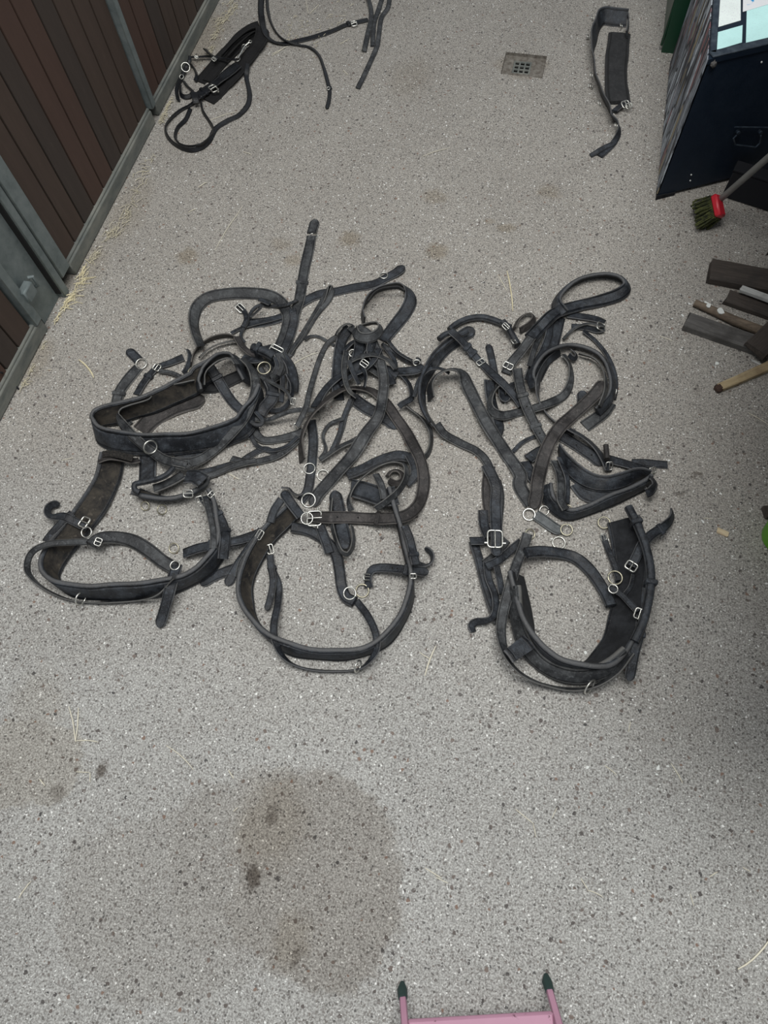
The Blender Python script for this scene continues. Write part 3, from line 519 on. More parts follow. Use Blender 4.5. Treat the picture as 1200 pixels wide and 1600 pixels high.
  ('s','hip_strap','lg','flat',18,[-6185,9898,418,30,-6073,9833,377,30,-5947,9775,349,30,-5840,9881,329,30,-5811,10042,317,30,-5838,10195,322,30,-5873,10345,329,30],{}),
  ('s','hip_strap','lk','flat',24,[-6369,9736,406,0,-6283,9652,351,0,-6204,9573,284,0,-6127,9491,216,0,-6052,9405,149,0,-5995,9306,82,0,-5975,9175,34,0,-5959,9017,25,0],{}),
  ('s','leather_roll','lk','round',26,[-6638,10197,623,0,-6463,10157,640,0,-6299,10119,636,0,-6129,10060,652,0,-5976,9993,647,0],{'keep': [0.25]}),
  ('s','hip_strap','lg','flat',30,[-5889,10112,691,20,-5802,10000,655,20,-5726,9885,611,20,-5722,9750,551,20,-5787,9630,467,20,-5927,9564,374,20,-5975,9541,351,20],{}),
  ('s','hip_strap','lk','flat',14,[-5878,9896,802,30,-5822,9805,802,30,-5771,9715,796,30,-5751,9619,783,30,-5769,9528,759,30,-5792,9439,730,30],{}),
  ('s','hip_strap','lg','flat',12,[-5777,9892,834,30,-5712,9803,826,30,-5654,9710,817,30,-5637,9611,795,30,-5656,9518,758,30,-5676,9421,727,30],{}),
  ('b',[-6147,10502,264],24,34,-12,15),
  ('s','hip_strap','lk','flat',34,[-5809,10160,589,40,-5700,10066,570,40,-5598,9977,540,40,-5518,9879,498,40,-5460,9769,451,40,-5420,9663,389,40,-5392,9555,321,40,-5380,9437,258,40,-5367,9346,235,40],{}),
  ('s','hip_strap','lk','flat',13,[-5524,9586,600,50,-5447,9501,545,50,-5376,9423,478,50,-5328,9328,410,50,-5316,9218,343,50,-5333,9102,275,50,-5376,8986,209,50,-5443,8860,171,50,-5554,8753,168,50,-5705,8711,168,50,-5861,8716,168,50,-5961,8749,168,50],{}),
  ('s','hip_strap','lk','flat',13,[-5622,9531,588,30,-5589,9402,549,30,-5565,9283,492,30,-5551,9167,424,30,-5536,9036,377,30,-5505,8876,377,30],{}),
  ('s','tug_loop','lk','flat',30,[-5940,9337,587,20,-5864,9250,533,20,-5802,9162,465,20,-5778,9053,399,20,-5784,8920,359,20,-5851,8800,309,20,-5937,8692,241,20,-5985,8561,197,20,-5996,8510,194,20],{'keep': [0.409]}),
  ('s','thin_strap','lg','flat',9,[-6941,9982,288,10,-6816,9879,297,10,-6670,9743,359,10,-6515,9613,426,10,-6357,9510,481,10,-6196,9424,529,10,-6029,9334,591,10,-5877,9268,617,10,-5737,9216,615,10,-5597,9169,612,10,-5473,9134,572,10,-5376,9086,505,10,-5299,9014,438,10,-5220,8929,383,10],{}),
  ('s','thin_strap','lg','flat',14,[-4523,8892,251,0,-4658,8837,306,0,-4789,8775,373,0,-4917,8707,441,0,-5043,8629,499,0,-5184,8571,484,0,-5332,8521,418,0,-5478,8467,351,0,-5621,8407,283,0,-5777,8365,220,0,-5930,8341,218,0,-6065,8301,267,0],{}),
  ('b',[-5145,8844,567],12,16,-94,40),
  ('b',[-4970,8371,139],12,20,-55,40),
  ('s','thin_strap','lk','flat',11,[-6073,8464,375,20,-5949,8371,368,20,-5831,8277,354,20,-5846,8161,311,20,-5983,8117,329,20,-6105,8158,382,20],{}),
  ('r','brass',[-6200,9719,505],17,3.2,10,0),
  ('s','long_strap','lg','flat',25,[-6841,9862,535,50,-6719,9784,531,51,-6586,9672,567,50,-6464,9538,613,43,-6376,9425,610,33,-6310,9309,581,27,-6272,9202,516,22,-6231,9059,506,20,-6199,8902,523,19,-6192,8760,516,20,-6197,8619,506,20,-6204,8472,507,20,-6220,8326,506,20,-6246,8183,501,20,-6277,8033,514,20,-6334,7907,488,20,-6408,7794,440,20,-6492,7690,376,20,-6581,7587,309,20,-6674,7485,241,20,-6774,7385,174,20,-6873,7279,126,20,-6943,7138,159,20,-7006,6990,226,20,-7084,6856,293,20,-7178,6746,361,20,-7285,6665,428,20,-7398,6615,495,20,-7525,6587,535,20,-7579,6568,544,20,-7442,6570,525,20,-7325,6594,462,20,-7239,6599,434,20,-7363,6575,484,20,-7483,6554,538,20,-7637,6568,525,20,-7816,6612,462,20,-7995,6678,394,20,-8168,6766,327,20,-8324,6847,287,20,-8437,6888,332,20,-8535,6919,401,20,-8633,6957,460,20,-8741,7011,492,19,-8853,7075,505,17,-8973,7149,501,15,-9121,7252,449,14,-9276,7370,384,19,-9386,7462,390,28,-9449,7537,456,39,-9480,7629,523,53,-9420,7745,564,61,-9314,7846,565,61,-9198,7934,561,60,-9067,8003,565,60,-8944,8077,555,60,-8853,8186,501,60,-8871,8352,433,60,-8913,8524,366,60,-8818,8635,324,60,-8664,8684,366,60,-8494,8713,433,60,-8326,8741,501,60,-8167,8780,555,60,-8035,8847,560,60,-7923,8935,528,60,-7885,8964,518,60],{}),
  ('r','steel',[-8332,6881,473],17,4.0,65,60),
 ],
 'H2': [
  ('s','breast_strap','lk','flat',18,[-5680,4805,470,0,-5540,4867,457,0,-5413,4943,402,0,-5296,5036,335,0,-5189,5148,268,0,-5088,5271,200,0,-4981,5389,135,0,-4869,5503,80,0,-4752,5613,34,0,-4623,5709,25,0,-4579,5741,25,0],{}),
  ('s','side_strap','lk','flat',24,[-4985,5420,187,10,-5016,5254,237,10,-5045,5086,292,10,-5089,4935,300,10,-5154,4804,241,10,-5222,4675,174,10,-5288,4544,107,10,-5340,4402,67,10,-5373,4248,62,10,-5406,4096,49,10,-5435,3941,46,10],{'tip': 'e'}),
  ('s','side_strap','lg','flat',22,[-4690,5830,99,20,-4765,5692,102,20,-4826,5539,149,20,-4880,5380,207,20,-4923,5219,261,20,-4951,5053,314,20,-4994,4904,318,20,-5066,4776,272,20,-5144,4650,210,20,-5202,4519,145,20,-5216,4378,94,20,-5202,4230,67,20,-5198,4179,64,20],{}),
  ('s','breast_collar','lk','collar',56,[-4312,6143,273,60,-4383,6012,273,60,-4453,5880,273,60,-4525,5750,272,60,-4601,5622,270,58,-4676,5494,267,57,-4745,5362,264,56,-4802,5225,263,55,-4844,5078,278,54,-4872,4924,309,54,-4914,4788,278,55,-4945,4646,264,55,-4965,4497,266,56,-4977,4348,268,58,-4977,4198,272,59,-4961,4049,275,62,-4928,3902,280,65,-4876,3761,284,68,-4807,3628,287,72,-4727,3501,289,77,-4636,3384,289,81,-4533,3276,288,85,-4420,3179,287,88,-4301,3092,286,90,-4174,3013,287,93,-4041,2945,288,95,-3902,2890,289,96,-3760,2846,289,98,-3614,2813,289,99,-3467,2792,289,100,-3318,2782,289,100,-3170,2785,289,100,-3021,2796,289,100,-2873,2813,289,100,-2726,2835,289,100,-2579,2862,289,100,-2434,2893,289,100,-2289,2930,289,100,-2148,2976,289,100,-2010,3033,289,100,-1879,3103,289,100,-1754,3184,289,100,-1638,3277,289,100,-1534,3384,289,100,-1447,3504,289,100,-1375,3635,289,99,-1316,3772,289,99,-1266,3912,289,98,-1226,4055,289,97,-1196,4202,289,97,-1178,4349,289,96,-1170,4498,288,95,-1176,4647,288,95,-1199,4794,288,95,-1237,4938,288,95,-1282,5080,288,95,-1336,5219,288,94,-1398,5355,287,93,-1464,5489,286,91,-1529,5623,285,90,-1591,5759,285,90,-1652,5894,285,90,-1713,6030,285,90,-1776,6166,285,90,-1838,6301,285,90,-1901,6436,285,90,-1966,6570,285,90,-2038,6701,285,90,-2116,6828,285,90,-2196,6953,285,90,-2222,6995,285,90],{'flip': 1}),
  ('s','bottom_strap','lk','flat',17,[-4626,4856,160,0,-4584,4733,105,0,-4531,4607,68,0,-4446,4483,65,0,-4348,4366,65,0,-4258,4244,65,0,-4196,4105,66,0,-4152,3952,88,0,-4109,3788,148,0,-4069,3622,217,0,-4040,3457,286,-1,-4008,3293,352,0,-3965,3132,404,6,-3906,2977,448,16,-3826,2840,478,26,-3749,2729,436,37,-3665,2633,370,47,-3560,2557,303,56,-3440,2505,235,65,-3310,2477,168,70,-3173,2469,110,73,-3025,2473,93,74,-2874,2484,92,75,-2724,2504,92,75,-2575,2531,92,75,-2427,2563,92,75,-2280,2599,92,75,-2133,2636,98,76,-1985,2681,140,76,-1853,2753,207,70,-1753,2859,274,57,-1675,2977,342,42,-1622,3105,409,26,-1621,3240,464,15,-1664,3385,451,8,-1736,3533,387,4,-1826,3673,319,4,-1928,3806,252,5,-2039,3933,184,5,-2161,4051,117,5,-2288,4162,56,5,-2369,4232,36,5],{'keep': [0.049]}),
  ('s','strap_end','lk','flat',16,[-4554,4655,212,0,-4484,4513,206,0,-4412,4369,205,0,-4352,4220,205,0,-4318,4062,208,0,-4305,3905,197,0,-4309,3757,146,0,-4316,3600,125,0,-4317,3546,125,0],{'tip': 'e'}),
  ('b',[-4668,4995,161],15,22,-60,20),
  ('b',[-4905,5169,527],15,22,-111,20),
  ('s','wither_strap','lk','padded',27,[-4332,5646,164,0,-4189,5664,119,0,-4037,5671,105,0,-3882,5653,105,0,-3731,5617,105,0,-3584,5565,105,0,-3445,5495,105,0,-3314,5410,105,0,-3194,5311,105,0,-3092,5194,105,0,-3018,5057,105,0,-2956,4914,105,0,-2896,4770,105,0,-2842,4624,105,0,-2780,4481,105,0,-2703,4346,105,0,-2595,4233,109,0,-2441,4183,141,0,-2389,4169,151,0],{}),
  ('r','steel',[-2534,4322,231],14,3.2,20,60),
  ('r','brass',[-2293,4489,65],15,3.2,15,0),
  ('s','buckle_strap','lk','flat',22,[-2154,4586,107,20,-2204,4729,140,37,-2219,4885,140,32,-2166,5021,152,10,-2019,5072,196,3,-1860,5089,247,0,-1699,5092,310,-1,-1538,5083,378,0,-1378,5075,442,0,-1225,5091,442,0,-1077,5128,380,0,-928,5165,317,0,-877,5175,303,0],{'keep': [0.706],'holes': [0.5,0.588],'tip': 'e'}),
  ('s','strap_curl','lk','flat',22,[-1286,5396,112,10,-1123,5365,144,35,-965,5381,162,58,-862,5493,154,71,-881,5651,155,70,-991,5757,156,72,-1093,5788,156,75],{'tip': 'e'}),
  ('s','side_strap','lk','flat',20,[-1611,5994,759,10,-1518,5855,775,10,-1438,5737,725,10,-1372,5608,680,10,-1301,5447,716,10,-1227,5278,778,10,-1156,5124,800,10],{'keep': [0.722]}),
  ('b',[-2242,4792,213],14,18,19,30),
  ('b',[-1178,4913,597],14,12,-77,50),
  ('r','steel',[-1937,2728,348],13,3.4,75,80),
  ('s','thin_strap','lg','flat',10,[-5539,11085,116,10,-5459,11247,62,10,-5314,11311,35,10,-5155,11297,33,10,-5004,11238,33,10,-4855,11175,33,10,-4707,11108,33,10],{}),
  ('s','rein','lg','flat',15,[-4415,11513,206,40,-4551,11444,152,24,-4681,11363,104,16,-4802,11265,79,12,-4885,11123,83,10,-4941,11003,39,9,-4966,10856,34,10,-4980,10702,37,10,-4990,10548,38,10,-4993,10394,38,10,-4992,10240,38,10,-4989,10085,38,10,-4981,9918,58,10,-4958,9726,117,10,-4932,9531,185,10,-4904,9337,252,10,-4869,9145,320,10,-4832,8954,387,10,-4811,8774,438,10,-4822,8621,442,10,-4857,8502,389,10,-4900,8390,322,10,-4926,8308,290,10],{}),
  ('s','breeching_band','lk','flat',30,[-4394,11614,245,40,-4442,11479,228,36,-4500,11375,168,32,-4534,11263,112,30,-4536,11120,96,29,-4522,10965,96,29,-4503,10811,97,30,-4482,10657,97,30,-4458,10504,97,30,-4429,10351,97,30,-4397,10200,97,30,-4360,10049,97,30,-4316,9901,97,30,-4267,9753,97,30,-4215,9607,97,30,-4153,9465,97,30,-4133,9418,97,30],{}),
  ('s','crupper_band','lk','flat',26,[-4597,8894,399,20,-4589,9077,344,20,-4584,9268,276,20,-4567,9458,209,20,-4533,9635,158,20,-4466,9763,180,20,-4380,9870,224,20,-4300,10014,195,20,-4218,10173,132,20,-4122,10315,82,20,-4001,10417,68,20,-3875,10506,68,20,-3760,10610,68,20,-3655,10725,68,20,-3554,10842,68,20,-3486,10920,68,20],{}),
  ('s','crupper_loop','lk','flat',38,[-4056,11928,194,75,-4126,12061,194,76,-4188,12198,195,78,-4207,12347,195,78,-4203,12498,195,79,-4180,12647,195,78,-4135,12792,195,78,-4068,12927,194,76,-3981,13052,193,74,-3878,13162,192,72,-3756,13252,190,70,-3622,13323,189,68,-3480,13376,186,66,-3332,13390,179,60,-3197,13342,167,52,-3100,13246,149,43,-3033,13130,128,34,-2993,13005,104,25,-2987,12874,80,17,-3008,12741,58,10,-3041,12605,41,5,-3085,12466,32,2,-3139,12326,27,1,-3193,12185,26,0,-3247,12042,26,0,-3303,11899,26,0,-3359,11758,26,0,-3414,11616,25,0,-3433,11568,25,0],{'keep': [1.0]}),
  ('s','crupper_pad','lf','flat',16,[-4076,12421,407,70,-4033,12586,385,70,-3999,12783,325,70,-3930,12950,286,70,-3796,13007,329,70,-3639,13016,396,70,-3486,13038,432,70,-3344,13099,387,70,-3215,13082,335,70,-3172,13062,328,70],{}),
  ('s','dock_strap','lk','round',11,[-3422,11359,100,0,-3283,11281,100,0,-3144,11204,100,0,-3005,11124,100,0,-2868,11043,101,0,-2724,10975,98,0,-2572,10928,88,0,-2416,10931,79,0,-2327,11052,80,0,-2431,11070,80,0],{}),
  ('s','dock_strap','lk','flat',12,[-3275,11450,149,30,-3149,11308,188,30,-3025,11174,217,30,-2893,11068,228,30,-2747,10993,230,30,-2598,10935,223,30,-2497,10910,211,30],{}),
  ('r','steel',[-2375,10907,149],9,3.0,0,0),
  ('b',[-2884,10446,75],14,22,37,30),
  ('b',[-2477,10719,78],12,18,62,40),
  ('s','short_strap','lk','flat',28,[-3317,10542,25,0,-3158,10561,27,0,-2993,10561,57,0,-2824,10546,121,0,-2658,10538,189,0,-2496,10540,250,0,-2348,10596,249,0,-2228,10729,187,0,-2156,10824,154,0],{}),
  ('s','short_strap','lk','flat',14,[-3351,11252,190,20,-3238,11135,195,20,-3129,11042,171,20,-3033,10959,120,20,-2949,10807,139,20,-2898,10627,178,20,-2874,10468,179,20,-2867,10337,138,20,-2899,10220,76,20,-3041,10240,49,20],{}),
  ('s','knot_strap','lk','flat',22,[-4223,11195,44,10,-4077,11110,44,10,-3918,11040,54,10,-3737,11000,105,10,-3555,10977,172,10,-3387,10998,235,10,-3333,11011,249,10],{}),
  ('s','knot_strap','lk','flat',26,[-4186,10715,25,0,-4032,10753,31,0,-3865,10746,70,0,-3701,10666,122,0,-3552,10593,139,0,-3404,10582,112,0,-3237,10551,154,0,-3068,10489,217,0,-2920,10424,229,0,-2785,10381,193,0],{}),
  ('s','knot_strap','lg','flat',18,[-3940,10640,256,10,-3797,10530,292,10,-3657,10442,304,10,-3522,10391,276,10,-3393,10364,213,10,-3257,10312,184,10,-3158,10250,205,10],{}),
  ('s','knot_strap','lk','flat',22,[-4352,10804,258,40,-4300,10976,224,40,-4230,11122,222,40,-4115,11232,223,40,-3971,11303,225,40,-3798,11268,285,40,-3636,11153,352,40,-3506,10996,417,40,-3408,10848,443,40,-3350,10774,427,40],{}),
  ('s','knot_strap','lk','flat',20,[-3625,10155,141,10,-3742,10209,195,10,-3852,10258,263,10,-3936,10331,330,10,-3998,10432,382,10,-4029,10594,368,10,-4011,10788,310,10,-3983,10978,256,10],{}),
  ('r','steel',[-4066,10701,402],9,3.0,30,0),
  ('s','knot_strap','lk','flat',30,[-4066,11355,392,20,-3999,11186,421,20,-3953,11064,385,20,-3924,10915,374,20,-3897,10727,417,20,-3881,10546,448,20,-3882,10395,437,20,-3907,10276,379,20,-3933,10150,330,20],{}),
  ('s','knot_strap','lk','flat',24,[-3596,11147,518,30,-3591,10959,562,30,-3588,10797,572,30,-3553,10687,520,30,-3483,10605,452,30,-3395,10535,385,30,-3288,10462,340,30,-3155,10351,368,30,-3026,10251,378,30,-2926,10172,329,30,-2854,10080,266,30,-2827,10045,252,30],{}),
  ('s','knot_strap','lg','flat',16,[-4095,10237,562,20,-3980,10331,586,20,-3865,10432,592,20,-3741,10530,575,20,-3603,10598,582,20,-3453,10633,583,20,-3312,10655,529,20,-3177,10658,461,20,-3049,10637,397,20,-2938,10550,372,20,-2832,10436,370,20],{}),
  ('s','knot_strap','lk','flat',18,[-4184,9813,197,20,-4082,9906,251,20,-3975,9989,319,20,-3860,10066,379,20,-3739,10156,392,20,-3628,10259,399,20,-3534,10353,452,20,-3457,10451,512,20,-3411,10579,537,20,-3390,10732,534,20,-3371,10887,530,20],{}),
  ('s','knot_strap','lk','flat',12,[-3515,9762,326,50,-3515,9881,381,50,-3519,9989,448,50,-3563,10088,509,50,-3651,10211,512,50,-3724,10346,510,50,-3743,10472,544,50,-3747,10637,525,50,-3714,10791,517,50,-3614,10893,541,50,-3582,10930,546,50],{}),
  ('b',[-3628,10304,596],18,20,-19,20),
  ('b',[-3441,9706,51],10,18,33,20),
  ('s','strap_loop','lg','flat',17,[-4660,11223,349,50,-4620,11353,396,50,-4537,11460,454,50,-4410,11562,458,50,-4283,11560,397,50,-4342,11443,342,50],{}),
  ('s','strap_loop','lg','flat',26,[-4191,11585,328,60,-4058,11660,345,60,-3909,11694,402,60,-3752,11706,470,60,-3583,11660,537,60,-3476,11491,607,61,-3473,11293,663,58,-3553,11128,698,51,-3677,11037,705,49,-3833,11034,671,50,-3975,11055,689,50,-4072,11155,700,50,-4116,11248,698,50],{}),
  ('s','wide_strap','lk','flat',36,[-3816,9577,25,0,-3679,9498,25,0,-3541,9421,25,0,-3398,9352,25,0,-3251,9295,25,0,-3102,9242,25,0,-2955,9184,25,0,-2807,9127,25,0,-2662,9064,25,0,-2537,8970,25,0,-2491,8876,25,0],{'tip': 'e'}),
  ('s','thin_strap','lg','flat',13,[-3854,9894,37,10,-3822,9730,55,10,-3795,9565,74,10,-3799,9412,71,10,-3829,9274,46,10,-3852,9127,36,10,-3855,8972,36,10,-3849,8817,36,10,-3844,8662,36,10,-3847,8507,36,10,-3856,8352,36,10,-3866,8197,36,10,-3873,8094,36,10],{}),
  ('s','thin_strap','lk','flat',12,[-3825,9464,121,10,-3843,9320,104,10,-3863,9177,85,10,-3877,9024,83,10,-3885,8868,85,10,-3881,8713,85,10,-3869,8559,83,10,-3869,8405,82,10,-3883,8250,83,10,-3905,8098,79,10,-3936,7964,42,10,-3944,7915,37,10],{}),
  ('s','thin_strap','lg','flat',10,[-3859,8820,189,40,-3993,8740,173,40,-4132,8676,118,40,-4222,8556,93,40,-4261,8404,92,40,-4256,8246,92,40,-4186,8105,92,40,-4106,7969,92,40,-4092,7814,92,40,-4143,7665,92,40,-4159,7614,92,40],{}),
  ('s','vertical_strap','lk','flat',25,[-4695,8693,25,0,-4639,8547,25,0,-4581,8401,25,0,-4526,8253,25,0,-4479,8103,25,0,-4440,7951,25,0,-4407,7797,25,0,-4375,7643,25,0,-4345,7489,25,0,-4317,7334,25,0,-4292,7179,25,0,-4269,7024,25,0,-4247,6868,25,0,-4239,6711,25,0,-4273,6558,25,0,-4332,6413,25,0],{}),
  ('s','noseband','lg','flat',20,[-4130,7549,172,30,-4029,7668,173,30,-3925,7780,188,30,-3821,7893,197,30,-3719,8018,174,30,-3603,8122,172,30,-3482,8221,172,30,-3368,8327,172,30,-3267,8446,172,30,-3175,8572,172,30,-3092,8704,172,30,-3018,8841,173,30,-2963,8982,183,30,-2915,9118,205,30],{}),
  ('s','blinker','lk','padded',34,[-3567,6802,105,0,-3495,6658,105,0,-3424,6514,105,0,-3355,6369,105,0,-3289,6222,105,0,-3224,6075,105,0,-3158,5926,110,0,-3083,5764,153,0,-3003,5594,219,0,-2928,5436,257,0,-2884,5342,251,0],{'tip': 'be'}),
  ('s','blinker_rim','lg','flat',14,[-2912,5973,164,60,-2840,5812,219,60,-2772,5645,286,60,-2735,5474,345,60,-2741,5328,331,60,-2809,5200,318,60,-2933,5212,375,60,-3028,5311,411,60,-3124,5443,381,60,-3220,5594,315,60,-3309,5752,248,60,-3389,5914,183,60,-3454,6065,159,60,-3493,6194,202,60,-3516,6326,243,60,-3540,6474,249,60,-3551,6527,242,60],{}),
  ('s','short_strap','lk','flat',24,[-3657,5813,168,10,-3557,5666,187,10,-3459,5520,199,10,-3365,5377,203,10,-3276,5233,204,10,-3246,5184,204,10],{}),
  ('s','padded_strap','lk','padded',30,[-3362,7270,170,10,-3231,7358,170,10,-3101,7448,170,10,-2977,7546,170,10,-2862,7655,170,10,-2744,7760,170,10,-2615,7852,170,10,-2483,7938,170,10,-2344,8014,170,10,-2195,8064,170,10,-2037,8064,170,10,-1932,8060,170,10],{}),
  ('s','dark_flap','lk','flat',50,[-3165,6915,262,0,-3016,6931,208,0,-2862,6937,175,0,-2694,6896,223,0,-2525,6835,290,0,-2356,6784,357,0,-2190,6781,423,0,-2045,6840,443,0,-1997,6864,436,0],{}),
  ('s','short_strap','lg','flat',18,[-2642,7364,328,10,-2530,7210,383,10,-2422,7046,450,10,-2340,6875,505,10,-2274,6713,530,10,-2252,6660,535,10],{}),
  ('s','coil','lb','flat',20,[-2379,7445,174,50,-2309,7595,174,50,-2161,7646,174,50,-2028,7559,174,50,-1991,7404,174,50,-2110,7292,174,50,-2261,7324,174,50,-2309,7352,174,50],{}),
  ('s','short_strap','lk','flat',22,[-1972,8035,350,20,-1879,7927,316,20,-1794,7831,252,20,-1740,7718,186,20,-1738,7579,146,20,-1815,7441,141,20,-1875,7352,141,20],{}),
  ('s','loop_strap','lg','flat',18,[-2998,6336,230,40,-3070,6441,285,54,-3114,6551,353,64,-3103,6677,409,67,-3072,6818,425,66,-3025,6964,419,65,-2961,7110,392,65,-2887,7257,352,65,-2808,7410,286,65,-2719,7557,219,65,-2613,7679,179,65,-2488,7768,176,66,-2348,7829,190,65,-2198,7858,200,61,-2040,7816,251,56,-1937,7668,317,54,-1896,7499,362,55,-1890,7323,413,55,-1911,7143,480,55,-1952,6969,548,55,-2014,6814,599,55,-2097,6688,603,55,-2186,6573,593,55,-2292,6482,541,55,-2403,6396,486,55],{}),
  ('s','right_loop','lg','flat',20,[-2427,9579,162,60,-2294,9496,162,60,-2161,9413,162,60,-2022,9340,162,60,-1889,9256,162,60,-1774,9150,164,60,-1672,9031,166,60,-1590,8896,158,60,-1541,8747,131,63,-1516,8591,105,65,-1515,8434,100,65,-1544,8280,104,65,-1627,8148,104,65,-1695,8069,104,65],{}),
  ('s','right_loop','lk','flat',16,[-2683,10460,112,40,-2561,10360,112,40,-2449,10250,112,40,-2367,10099,134,40,-2298,9915,195,40,-2264,9718,262,40,-2349,9562,321,40,-2461,9463,306,40,-2521,9394,275,40],{}),
  ('s','short_strap','lk','flat',26,[-4681,6379,491,20,-4556,6238,545,20,-4435,6117,567,20,-4330,6034,512,20,-4227,5956,445,20,-4119,5873,390,20],{'tip': 's'}),
  ('s','short_strap','lk','flat',20,[-4649,6147,553,20,-4704,6001,534,20,-4741,5839,551,20,-4751,5678,551,20,-4755,5527,525,20],{}),
  ('s','short_strap','lk','flat',13,[-4851,6597,191,60,-4680,6616,191,60,-4540,6510,201,60,-4381,6472,227,60,-4285,6536,231,60],{}),
  ('r','steel',[-4356,7312,63],14,2.8,5,0),
  ('r','steel',[-3978,7205,48],14,2.8,10,0),
  ('r','steel',[-4136,6451,86],17,3.6,20,0),
  ('r','steel',[-3949,5837,439],14,3.0,15,0),
  ('s','long_strap','lb','flat',31,[-4564,7445,149,60,-4621,7585,149,60,-4680,7723,150,60,-4727,7864,153,60,-4743,7993,190,60,-4743,8121,230,59,-4739,8262,246,57,-4717,8393,279,56,-4671,8505,342,54,-4610,8609,409,51,-4537,8708,477,48,-4458,8807,535,45,-4392,8941,529,44,-4328,9088,497,42,-4266,9249,437,41,-4198,9410,370,41,-4114,9560,302,40,-4007,9682,237,40,-3877,9760,189,41,-3741,9820,141,39,-3598,9854,114,37,-3449,9852,106,33,-3306,9821,96,28,-3175,9762,81,22,-3053,9686,65,15,-2937,9599,53,10,-2826,9496,54,9,-2721,9377,66,9,-2620,9260,72,10,-2518,9153,66,10,-2412,9040,72,10,-2310,8942,53,10,-2207,8827,59,10,-2106,8683,104,10,-2009,8523,171,10,-1910,8367,239,10,-1813,8215,299,10,-1726,8089,306,10,-1654,7977,274,10,-1593,7867,229,8,-1542,7752,182,5,-1499,7629,141,5,-1471,7508,88,7,-1454,7372,60,12,-1446,7216,71,17,-1447,7047,108,24,-1467,6870,173,30,-1516,6701,240,28,-1586,6543,308,21,-1685,6412,375,14,-1810,6320,434,8,-1952,6279,419,3,-2103,6266,353,0,-2257,6257,285,-1,-2413,6254,218,-1,-2572,6255,150,0,-2728,6246,107,0,-2871,6210,143,0,-3012,6173,181,0,-3158,6141,190,0,-3297,6094,227,0,-3434,6045,269,0,-3591,6036,225,0,-3755,6040,157,0,-3920,6044,94,0,-3974,6042,80,0],{'keep': [0.824],'holes': [0.881,0.927]}),
  ('b',[-3844,5974,180],38,34,15,0),
  ('s','long_strap','lg','flat',34,[-4061,11401,597,20,-3935,11390,528,9,-3813,11339,482,0,-3701,11215,485,-1,-3603,11083,486,-1,-3518,10963,471,0,-3437,10839,466,0,-3362,10712,466,0,-3291,10583,468,0,-3229,10462,453,0,-3170,10330,449,0,-3112,10186,459,-1,-3070,10069,425,-1,-3043,9970,359,1,-3026,9868,291,3,-3017,9764,224,7,-3013,9653,162,9,-2998,9501,165,11,-2974,9312,228,11,-2960,9127,287,11,-2973,8978,287,10,-3014,8851,256,8,-3068,8716,245,4,-3121,8573,251,1,-3167,8430,253,0,-3206,8282,258,-1,-3245,8142,250,-1,-3292,8016,215,0,-3349,7905,150,0,-3407,7775,127,0,-3457,7611,180,0,-3513,7455,223,0,-3585,7334,192,0,-3663,7228,126,0,-3742,7121,61,0,-3813,6997,28,0,-3876,6860,26,0,-3936,6715,42,0,-3981,6564,60,0,-3990,6419,44,0,-3987,6325,29,0],{'ws': [0.7,0.73,0.75,0.77,0.79,0.8,0.8,0.8,0.8,0.8,0.8,0.8,0.8,0.8,0.8,0.8,0.8,0.8,0.81,0.83,0.85,0.89,0.94,0.98,1.0,1.01,1.01,1.0,1.0,1.0,1.0,1.0,1.0,1.0,1.0,1.0,1.0,1.0,1.0,1.0,1.0],'tip': 'e'}),
  ('s','front_loop','lg','flat',16,[-4174,10568,613,30,-4152,10383,628,30,-4136,10218,617,30,-4119,10092,554,30,-4093,9985,470,30,-4047,9863,416,30,-3991,9750,364,30,-3909,9620,365,30,-3816,9532,325,30,-3695,9499,262,30,-3652,9484,248,30],{}),
  ('s','front_loop','lk','flat',13,[-4043,10294,627,20,-3966,10175,601,20,-3886,10047,589,20,-3800,9918,581,20,-3721,9828,520,20,-3637,9735,465,20],{}),
 ],
 'H3': [
  ('s','brown_layer','lb','flat',28,[33,8316,25,0,40,8158,25,0,46,7999,25,0,56,7840,25,0,75,7683,25,0,103,7526,25,0,141,7372,25,0,189,7221,25,0,246,7073,25,0,307,6926,25,0,346,6828,25,0],{}),
  ('s','tip_strap','lk','flat',20,[-625,11946,25,0,-565,11796,25,0,-507,11645,25,0,-452,11494,25,0,-400,11341,25,0,-348,11188,25,0,-296,11036,25,0,-244,10883,25,0,-209,10781,25,0],{'tip': 's'}),
  ('s','head_strap','lk','flat',36,[-1083,12340,78,10,-1192,12226,79,14,-1299,12109,82,18,-1398,11987,86,21,-1494,11864,92,23,-1589,11740,97,25,-1679,11613,104,27,-1760,11480,110,29,-1829,11339,118,32,-1888,11192,126,35,-1937,11043,134,39,-1979,10891,142,43,-2013,10738,149,46,-2042,10583,156,50,-2061,10428,163,54,-2067,10273,168,58,-2055,10119,172,61,-2023,9969,174,62,-1980,9822,175,64,-1928,9679,176,64,-1868,9538,177,65,-1794,9406,177,65,-1705,9283,177,65,-1609,9165,177,65,-1509,9050,177,65,-1474,9014,177,65],{'tip': 'be'}),
  ('s','head_roll','lk','round',9,[-1207,12076,246,0,-1310,11962,275,0,-1414,11845,311,0,-1513,11721,345,0,-1604,11596,367,0,-1690,11463,385,0,-1769,11317,413,0,-1842,11172,435,0,-1906,11024,459,0,-1958,10873,486,0,-1999,10706,535,0,-2032,10535,588,0,-2057,10368,630,0,-2072,10195,677,0,-2073,10012,737,0,-2067,9853,757,0,-2047,9700,767,0,-2018,9566,749,0,-1982,9460,687,0,-1930,9332,663,0,-1858,9188,674,0,-1769,9063,669,0,-1675,8947,657,0,-1614,8864,657,0],{}),
